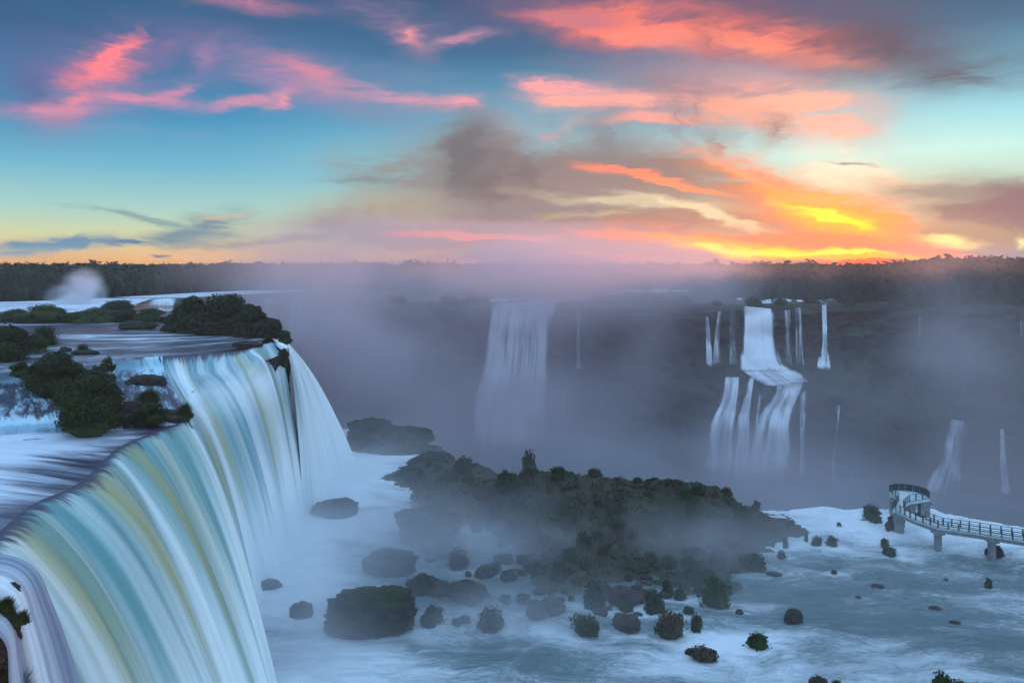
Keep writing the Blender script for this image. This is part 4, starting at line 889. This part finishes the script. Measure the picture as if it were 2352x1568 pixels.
pxrock(2196, 1432, 28, 8, 'narrow wet ledge lower right of the other ledge', 55, dk=0.7)
pxrock(1590, 1500, 30, 14, 'bare rock at the left tip of the lower lumpy bush', 56)
pxrock(2290, 1278, 40, 26, 'dark rock at the foot of the second walkway pillar', 57)
pxrock(2110, 1196, 60, 16, 'wet red brown rock under the walkway bend', 58)
pxrock(2060, 1222, 40, 40, 'pinkish wet rock below the start of the walkway', 59)
# plateau rocks
pxrock(325, 890, 84, 30, 'brown mossy rock amid the cascades', 60, hh=17.8, mat=ROCK)
pxrock(300, 952, 60, 30, 'dark rock under the low shrub above the lip', 61, hh=18.0)
pxrock(565, 797, 66, 16, 'long black rock at the brink of the upper river', 62, hh=15.0)
pxrock(190, 814, 56, 14, 'low rock carrying the yellow green tuft', 63, hh=15.0)
pxrock(146, 808, 30, 14, 'small black rock left of the tuft rock in the upper river', 64, hh=15.0)
pxrock(300, 757, 60, 22, 'dark rock with greenery below the islet row', 65, hh=15.0)
shrub(332, 757, 18, 60, 15.0, 'low green growth on the rock below the islet row', 66, 5, 0.3, 500, mat=LEAF_FRESH)
pxrock(110, 895, 140, 26, 'dark rock base under the farther big shrub', 67, hh=17.0)
pxrock(215, 975, 170, 40, 'dark rock base under the biggest shrub', 68, hh=18.8)
pxrock(390, 968, 90, 26, 'dark wet rocks along the lip beside the grass clump', 69, hh=18.9)
#pxrock(664, 862, 14, 50, 'rib of black rock dividing the last two curtains', 70, hh=19.0, dk=1.0)
#pxrock(704, 1130, 22, 54, 'lower end of the dividing rock rib above the fall foot', 71, hh=37.0)
pxrock(6, 1500, 66, 110, 'red brown mossy rock face at the bottom left corner', 72, hh=20.0, mat=MOSSY)
pxrock(10, 1385, 60, 50, 'dark wet rock step above the corner rock face', 73, hh=18.4)

for k in range(34):
    u = rg.uniform(930, 1560); v = rg.uniform(1230, 1440); p = G(u, v, 40); w_ = rg.uniform(1.0, 3.6)
    if abs(u - 845) < 130: continue
    rock(p[0], p[1], 44.8, w_, w_ * .8, w_ * rg.uniform(.35, .6), 'low weathered rock half lost in mist before the island', 200 + k % 9, mat=MOSSY if k % 2 else ROCK, group='rocks in the misty shallows', rotz=rg.uniform(0, 3), nu=40, nv=24)
# white wakes where the current breaks on bushes and rocks
bm_ = bpy.data.objects['basin_water'].data; co_ = np.empty(len(bm_.vertices) * 3, np.float32); bm_.vertices.foreach_get('co', co_); co_ = co_.reshape(-1, 3)
fa_ = np.empty(len(bm_.vertices), np.float32); bm_.attributes['foam'].data.foreach_get('value', fa_)
for (u, v, w, h, lab) in LONE:
    p = G(u, v, 40); r_ = max(0.8, w * p[1] / F * 0.55); dx = co_[:, 0] - p[0]; dy = co_[:, 1] - p[1] + 0.3 * r_
    fa_ += 0.45 * np.exp(-((dx - 0.5 * r_) / (2.4 * r_)) ** 2 - (dy / (1.0 * r_)) ** 2) * (0.7 + 0.6 * fbm(co_ * [0.8, 1.2, 0], 2))
bm_.attributes['foam'].data.foreach_set('value', np.clip(fa_, 0, 1.3).astype(np.float32))

# ------------------------------------------------------------------ lookout walkway over the brink
HD = 36.7; ZD = CZ - HD
def gp(u, v): return G(u, v, HD)[:2]
walk = empty('walkway', (*gp(2154, 1214), ZD)); tag(walk, 'raised lookout walkway with railings and a curved platform at the brink', 'walkway')
def wpart(name, V, Q, mat, parent=None, sm=False):
    V = np.asarray(V, float) - np.array(walk.location); o = mesh_np(name, V, Q, mat, smooth_=sm, parent=walk); return o
def slab(poly, z0, z1):
    n = len(poly); V = [(x, y, z1) for x, y in poly] + [(x, y, z0) for x, y in poly]; return V, n
def poly_part(name, poly, z0, z1, mat, strip=None):
    """closed prism over a polygon given as two matching sides (left, right)"""
    L, R = poly; n = len(L); V = []
    for (a, b_) in zip(L, R): V += [(a[0], a[1], z1), (b_[0], b_[1], z1), (b_[0], b_[1], z0), (a[0], a[1], z0)]
    Q = []
    for i in range(n - 1):
        for k in range(4): Q.append((i * 4 + k, (i + 1) * 4 + k, (i + 1) * 4 + (k + 1) % 4, i * 4 + (k + 1) % 4))
    Q.append((0, 1, 2, 3)); Q.append((n * 4 - 1, n * 4 - 2, n * 4 - 3, n * 4 - 4)); return wpart(name, V, Q, mat)
nearE = [gp(*q) for q in ((2056, 1174), (2077, 1185), (2102, 1196), (2154, 1214.5), (2226, 1225), (2352, 1244), (2520, 1266))]
def offs(line, d):
    line = np.array(line); o = []
    for i in range(len(line)):
        t = line[min(i + 1, len(line) - 1)] - line[max(i - 1, 0)]; t /= np.linalg.norm(t); o.append(line[i] + np.array([-t[1], t[0]]) * d)
    return o
farE = offs(nearE, 1.9)
poly_part('deck', (nearE, farE), ZD - 0.06, ZD, DECKING)
poly_part('deck_beam', (offs(nearE, 0.08), offs(nearE, 0.40)), ZD - 0.55, ZD - 0.065, CONCRETE); poly_part('deck_beam', (offs(farE, -0.40), offs(farE, -0.08)), ZD - 0.55, ZD - 0.065, CONCRETE)
stemL = [gp(*q) for q in ((2050, 1172), (2060, 1158), (2066, 1147), (2044, 1131), (2062, 1126))]
stemR = [gp(*q) for q in ((2080, 1176), (2076, 1164), (2088, 1153), (2112, 1150), (2135, 1146.5))]
platL = [gp(*q) for q in ((2050, 1172.5), (2058, 1159), (2065, 1148), (2050, 1134), (2050, 1128))]
poly_part('platform_deck', ([gp(2050, 1173), gp(2059, 1159), gp(2065, 1149), gp(2043, 1130.5), gp(2062, 1126.5), gp(2098, 1130), gp(2127, 1138.5)], [gp(2079, 1174), gp(2075, 1164), gp(2088, 1153), gp(2090, 1152.6), gp(2100, 1151.4), gp(2118, 1149), gp(2134, 1146.5)]), ZD - 0.35, ZD + 0.012, DECKING)
def box_between(a, b_, w, z0, z1, V, Q):
    a, b_ = np.array(a), np.array(b_); t = (b_ - a) / (np.linalg.norm(b_ - a) + 1e-9); nrm = np.array([-t[1], t[0]]) * w / 2; k = len(V)
    for z in (z0, z1):
        for q in (a + nrm, b_ + nrm, b_ - nrm, a - nrm): V.append((q[0], q[1], z))
    Q += [(k, k + 3, k + 2, k + 1), (k + 4, k + 5, k + 6, k + 7)] + [(k + i, k + (i + 1) % 4, k + 4 + (i + 1) % 4, k + 4 + i) for i in range(4)]
def rail_run(line, solid=False):
    line = [np.array(q) for q in line]; pts = []
    for a, b_ in zip(line[:-1], line[1:]):
        n = max(1, int(round(np.linalg.norm(b_ - a) / 1.25)))
        for i in range(n): pts.append((a + (b_ - a) * i / n, a + (b_ - a) * (i + 1) / n))
    for a, b_ in pts:
        V, Q = [], []; t = (b_ - a) / np.linalg.norm(b_ - a); a2, b2 = a + t * 0.05, b_ - t * 0.05
        for z, hh in ((1.10, 0.07), (0.82, 0.035), (0.55, 0.035), (0.28, 0.035), (0.10, 0.06)): box_between(a2, b2, 0.05, ZD + z, ZD + z + hh, V, Q)
        for q in (a2, b2): box_between(q - t * 0.045, q + t * 0.045, 0.09, ZD + 0.015, ZD + 1.16, V, Q)
        wpart('railing_panel', V, Q, RAILING)
        if solid:
            V, Q = [], []; box_between(a2 + t * 0.1, b2 - t * 0.1, 0.02, ZD + 0.18, ZD + 1.08, V, Q); wpart('infill_panel', V, Q, RAILING)
    V, Q = [], []
    for a, b_ in zip(line[:-1], line[1:]): box_between(a, b_, 0.14, ZD - 0.05, ZD + 0.09, V, Q)
    wpart('kerb', V, Q, DECKING)
rail_run(offs(nearE, 0.08)); rail_run([q for q in offs(farE[2:], -0.08)])
rail_run([gp(2050, 1173), gp(2059, 1159), gp(2065, 1149), gp(2043, 1130.5)])
arc = catmull(np.array([gp(2043, 1130.5), gp(2062, 1126.5), gp(2098, 1130), gp(2127, 1138.5), gp(2135, 1146.2)]), 9, 0)
rail_run([gp(2043, 1130.5)] + list(arc[1:]), solid=True); rail_run([gp(2135, 1146.5), gp(2088, 1153.2), gp(2075, 1164.5), gp(2080, 1174)])
def pillar(u, v, wx, wy, zb=44.0):
    c = gp(u, v); V, Q = [], []; box_between(c - [wx / 2, 0], c + [wx / 2, 0], wy, zb, ZD - 0.56, V, Q)
    box_between(c - [wx / 2 + .25, 0], c + [wx / 2 + .25, 0], wy + 0.7, ZD - 0.85, ZD - 0.552, V, Q); return wpart('pillar', V, Q, CONCRETE)
pillar(2154, 1211, 0.75, 0.75); pillar(2278, 1229, 0.75, 0.75); pillar(2400, 1247, 0.75, 0.75)
pillar(2056, 1138, 1.3, 1.0, 40); pillar(2092, 1146, 1.0, 0.9, 40); pillar(2122, 1144, 1.4, 1.0, 40); pillar(2064, 1172, 1.2, 1.0)
HAZE_D = 0.00022; MIST_STEP = 1.0

# ------------------------------------------------------------------ air: even haze and the spray hanging in the gorge
def box_mesh(name, lo, hi, mat, kind='stuff'):
    x0, y0, z0 = lo; x1, y1, z1 = hi
    V = [(x, y, z) for x in (x0, x1) for y in (y0, y1) for z in (z0, z1)]
    Fq = [(0, 1, 3, 2), (4, 6, 7, 5), (0, 4, 5, 1), (2, 3, 7, 6), (0, 2, 6, 4), (1, 5, 7, 3)]
    return mesh_np(name, V, Fq, mat, kind=kind, smooth_=False)
hm = bpy.data.materials.new('haze_air'); hm.use_nodes = True; ht = hm.node_tree; ht.nodes.clear()
pv = ht.nodes.new('ShaderNodeVolumePrincipled'); pv.inputs['Color'].default_value = (0.92, 0.88, 0.90, 1); pv.inputs['Density'].default_value = HAZE_D
pv.inputs['Anisotropy'].default_value = 0.3
ho = ht.nodes.new('ShaderNodeOutputMaterial'); ht.links.new(pv.outputs[0], ho.inputs['Volume'])
box_mesh('haze', (-900, -60, 15.0), (900, 830, 96.0), hm)

def mist(name, lo, hi, blobs, layer=None, noise_scale=0.02, aniso=0.6, colr=(0.97, 0.95, 0.97, 1), step=1.0, lo_n=0.34, hi_n=0.66):
    m = bpy.data.materials.new(name); m.use_nodes = True; t = m.node_tree; t.nodes.clear()
    def N(k, **kw):
        n = t.nodes.new(k)
        for a, b_ in kw.items(): setattr(n, a, b_)
        return n
    def mth(op, a, b_=None, clamp=False):
        q = N('ShaderNodeMath', operation=op); q.use_clamp = clamp
        for i, x in enumerate((a, b_)):
            if x is None: continue
            if hasattr(x, 'links'): t.links.new(x, q.inputs[i])
            else: q.inputs[i].default_value = x
        return q.outputs[0]
    tc = N('ShaderNodeTexCoord'); p = tc.outputs['Object']
    mp = N('ShaderNodeMapping'); t.links.new(p, mp.inputs[0]); mp.inputs['Scale'].default_value = (1, 0.8, 1.3)
    nz = N('ShaderNodeTexNoise'); nz.inputs['Scale'].default_value = noise_scale; nz.inputs['Detail'].default_value = 3; nz.inputs['Distortion'].default_value = 0.3
    t.links.new(mp.outputs[0], nz.inputs['Vector'])
    r = N('ShaderNodeMapRange', interpolation_type='SMOOTHSTEP'); t.links.new(nz.outputs[0], r.inputs[0])
    for i, x in enumerate((lo_n, hi_n, 0.05, 1.9)): r.inputs[i + 1].default_value = x
    s = None
    for (c, rad, rot, d) in blobs:
        mm = N('ShaderNodeMapping', vector_type='TEXTURE'); t.links.new(p, mm.inputs[0])
        mm.inputs['Location'].default_value = tuple(c); mm.inputs['Scale'].default_value = tuple(rad); mm.inputs['Rotation'].default_value = rot
        g = N('ShaderNodeTexGradient', gradient_type='QUADRATIC_SPHERE'); t.links.new(mm.outputs[0], g.inputs[0])
        k = mth('MULTIPLY', g.outputs[1], d); s = k if s is None else mth('ADD', s, k)
    if layer:
        sp = N('ShaderNodeSeparateXYZ'); t.links.new(p, sp.inputs[0])
        for (axis_z0, z1, y0, y1, d) in layer:
            a = N('ShaderNodeMapRange', interpolation_type='SMOOTHSTEP'); t.links.new(sp.outputs[2], a.inputs[0])
            for i, x in enumerate((axis_z0, z1, d, 0.0)): a.inputs[i + 1].default_value = x
            b_ = N('ShaderNodeMapRange', interpolation_type='SMOOTHSTEP'); t.links.new(sp.outputs[1], b_.inputs[0])
            for i, x in enumerate((y0, y1, 0.0, 1.0)): b_.inputs[i + 1].default_value = x
            k = mth('MULTIPLY', a.outputs[0], b_.outputs[0]); s = k if s is None else mth('ADD', s, k)
    dens = mth('MULTIPLY', s, r.outputs[0])
    v = N('ShaderNodeVolumePrincipled'); v.inputs['Color'].default_value = colr; v.inputs['Anisotropy'].default_value = aniso
    t.links.new(dens, v.inputs['Density'])
    o = N('ShaderNodeOutputMaterial'); t.links.new(v.outputs[0], o.inputs['Volume'])
    m.cycles.volume_step_rate = step
    return box_mesh(name, lo, hi, m)
R0 = (0, 0, 0)
GORGE = [
 (P(800, 840, 225), (46, 60, 60), R0, 0.055), (P(1190, 1020, 258), (66, 40, 32), R0, 0.11), (P(1720, 1110, 222), (46, 22, 24), R0, 0.055),
 (P(800, 700, 285), (95, 60, 42), R0, 0.030), (P(1120, 650, 285), (95, 50, 34), R0, 0.022), (P(1560, 660, 270), (80, 40, 24), R0, 0.026),
 (P(2200, 770, 225), (30, 36, 50), R0, 0.036), (P(1480, 830, 262), (14, 30, 48), (0, 0.45, 0), 0.030),
 (P(960, 632, 258), (95, 45, 36), R0, 0.026), (P(1300, 640, 265), (80, 40, 26), R0, 0.026),
 (P(2050, 1130, 175), (60, 30, 14), R0, 0.02),
]
NEAR = [
 (P(770, 1110, 146), (22, 26, 14), R0, 0.11), (P(670, 1300, 104), (11, 24, 10), R0, 0.15), (P(700, 1480, 82), (16, 24, 9), R0, 0.10),
 (P(1130, 1250, 104), (36, 14, 10), R0, 0.20), (P(1500, 1250, 108), (30, 12, 8), R0, 0.12), (P(1120, 1420, 88), (30, 11, 7), R0, 0.14), (P(880, 1300, 100), (13, 9, 6), R0, 0.12), (P(1460, 1340, 98), (24, 9, 7), R0, 0.07),
 (P(960, 1080, 140), (18, 14, 8), R0, 0.06), (P(880, 1015, 166), (18, 12, 9), R0, 0.10), (P(900, 1190, 116), (9, 9, 6), R0, 0.05), (P(1750, 1380, 90), (20, 9, 4), R0, 0.03),
]
mist('mist', (-120, 100, 18.2), (230, 335, 98), GORGE, layer=[(22, 78, 120, 200, 0.0085)], step=MIST_STEP, colr=(0.97, 0.89, 0.93, 1))  # mauve volume colour stands in for pink sunset light in the gorge mist
mist('mist', (-52, 50, 44.5), (70, 182, 72), NEAR, layer=[(45.5, 52, 75, 100, 0.010)], step=MIST_STEP, noise_scale=0.035, colr=(0.95, 0.96, 0.99, 1))
mist('spray_plume', (-176, 268, 69), (-132, 306, 88), [(P(190, 676, 286), (8, 12, 11.5), R0, 1.6), (P(165, 684, 286), (10, 12, 8), R0, 0.9)], noise_scale=0.06, step=1.0)
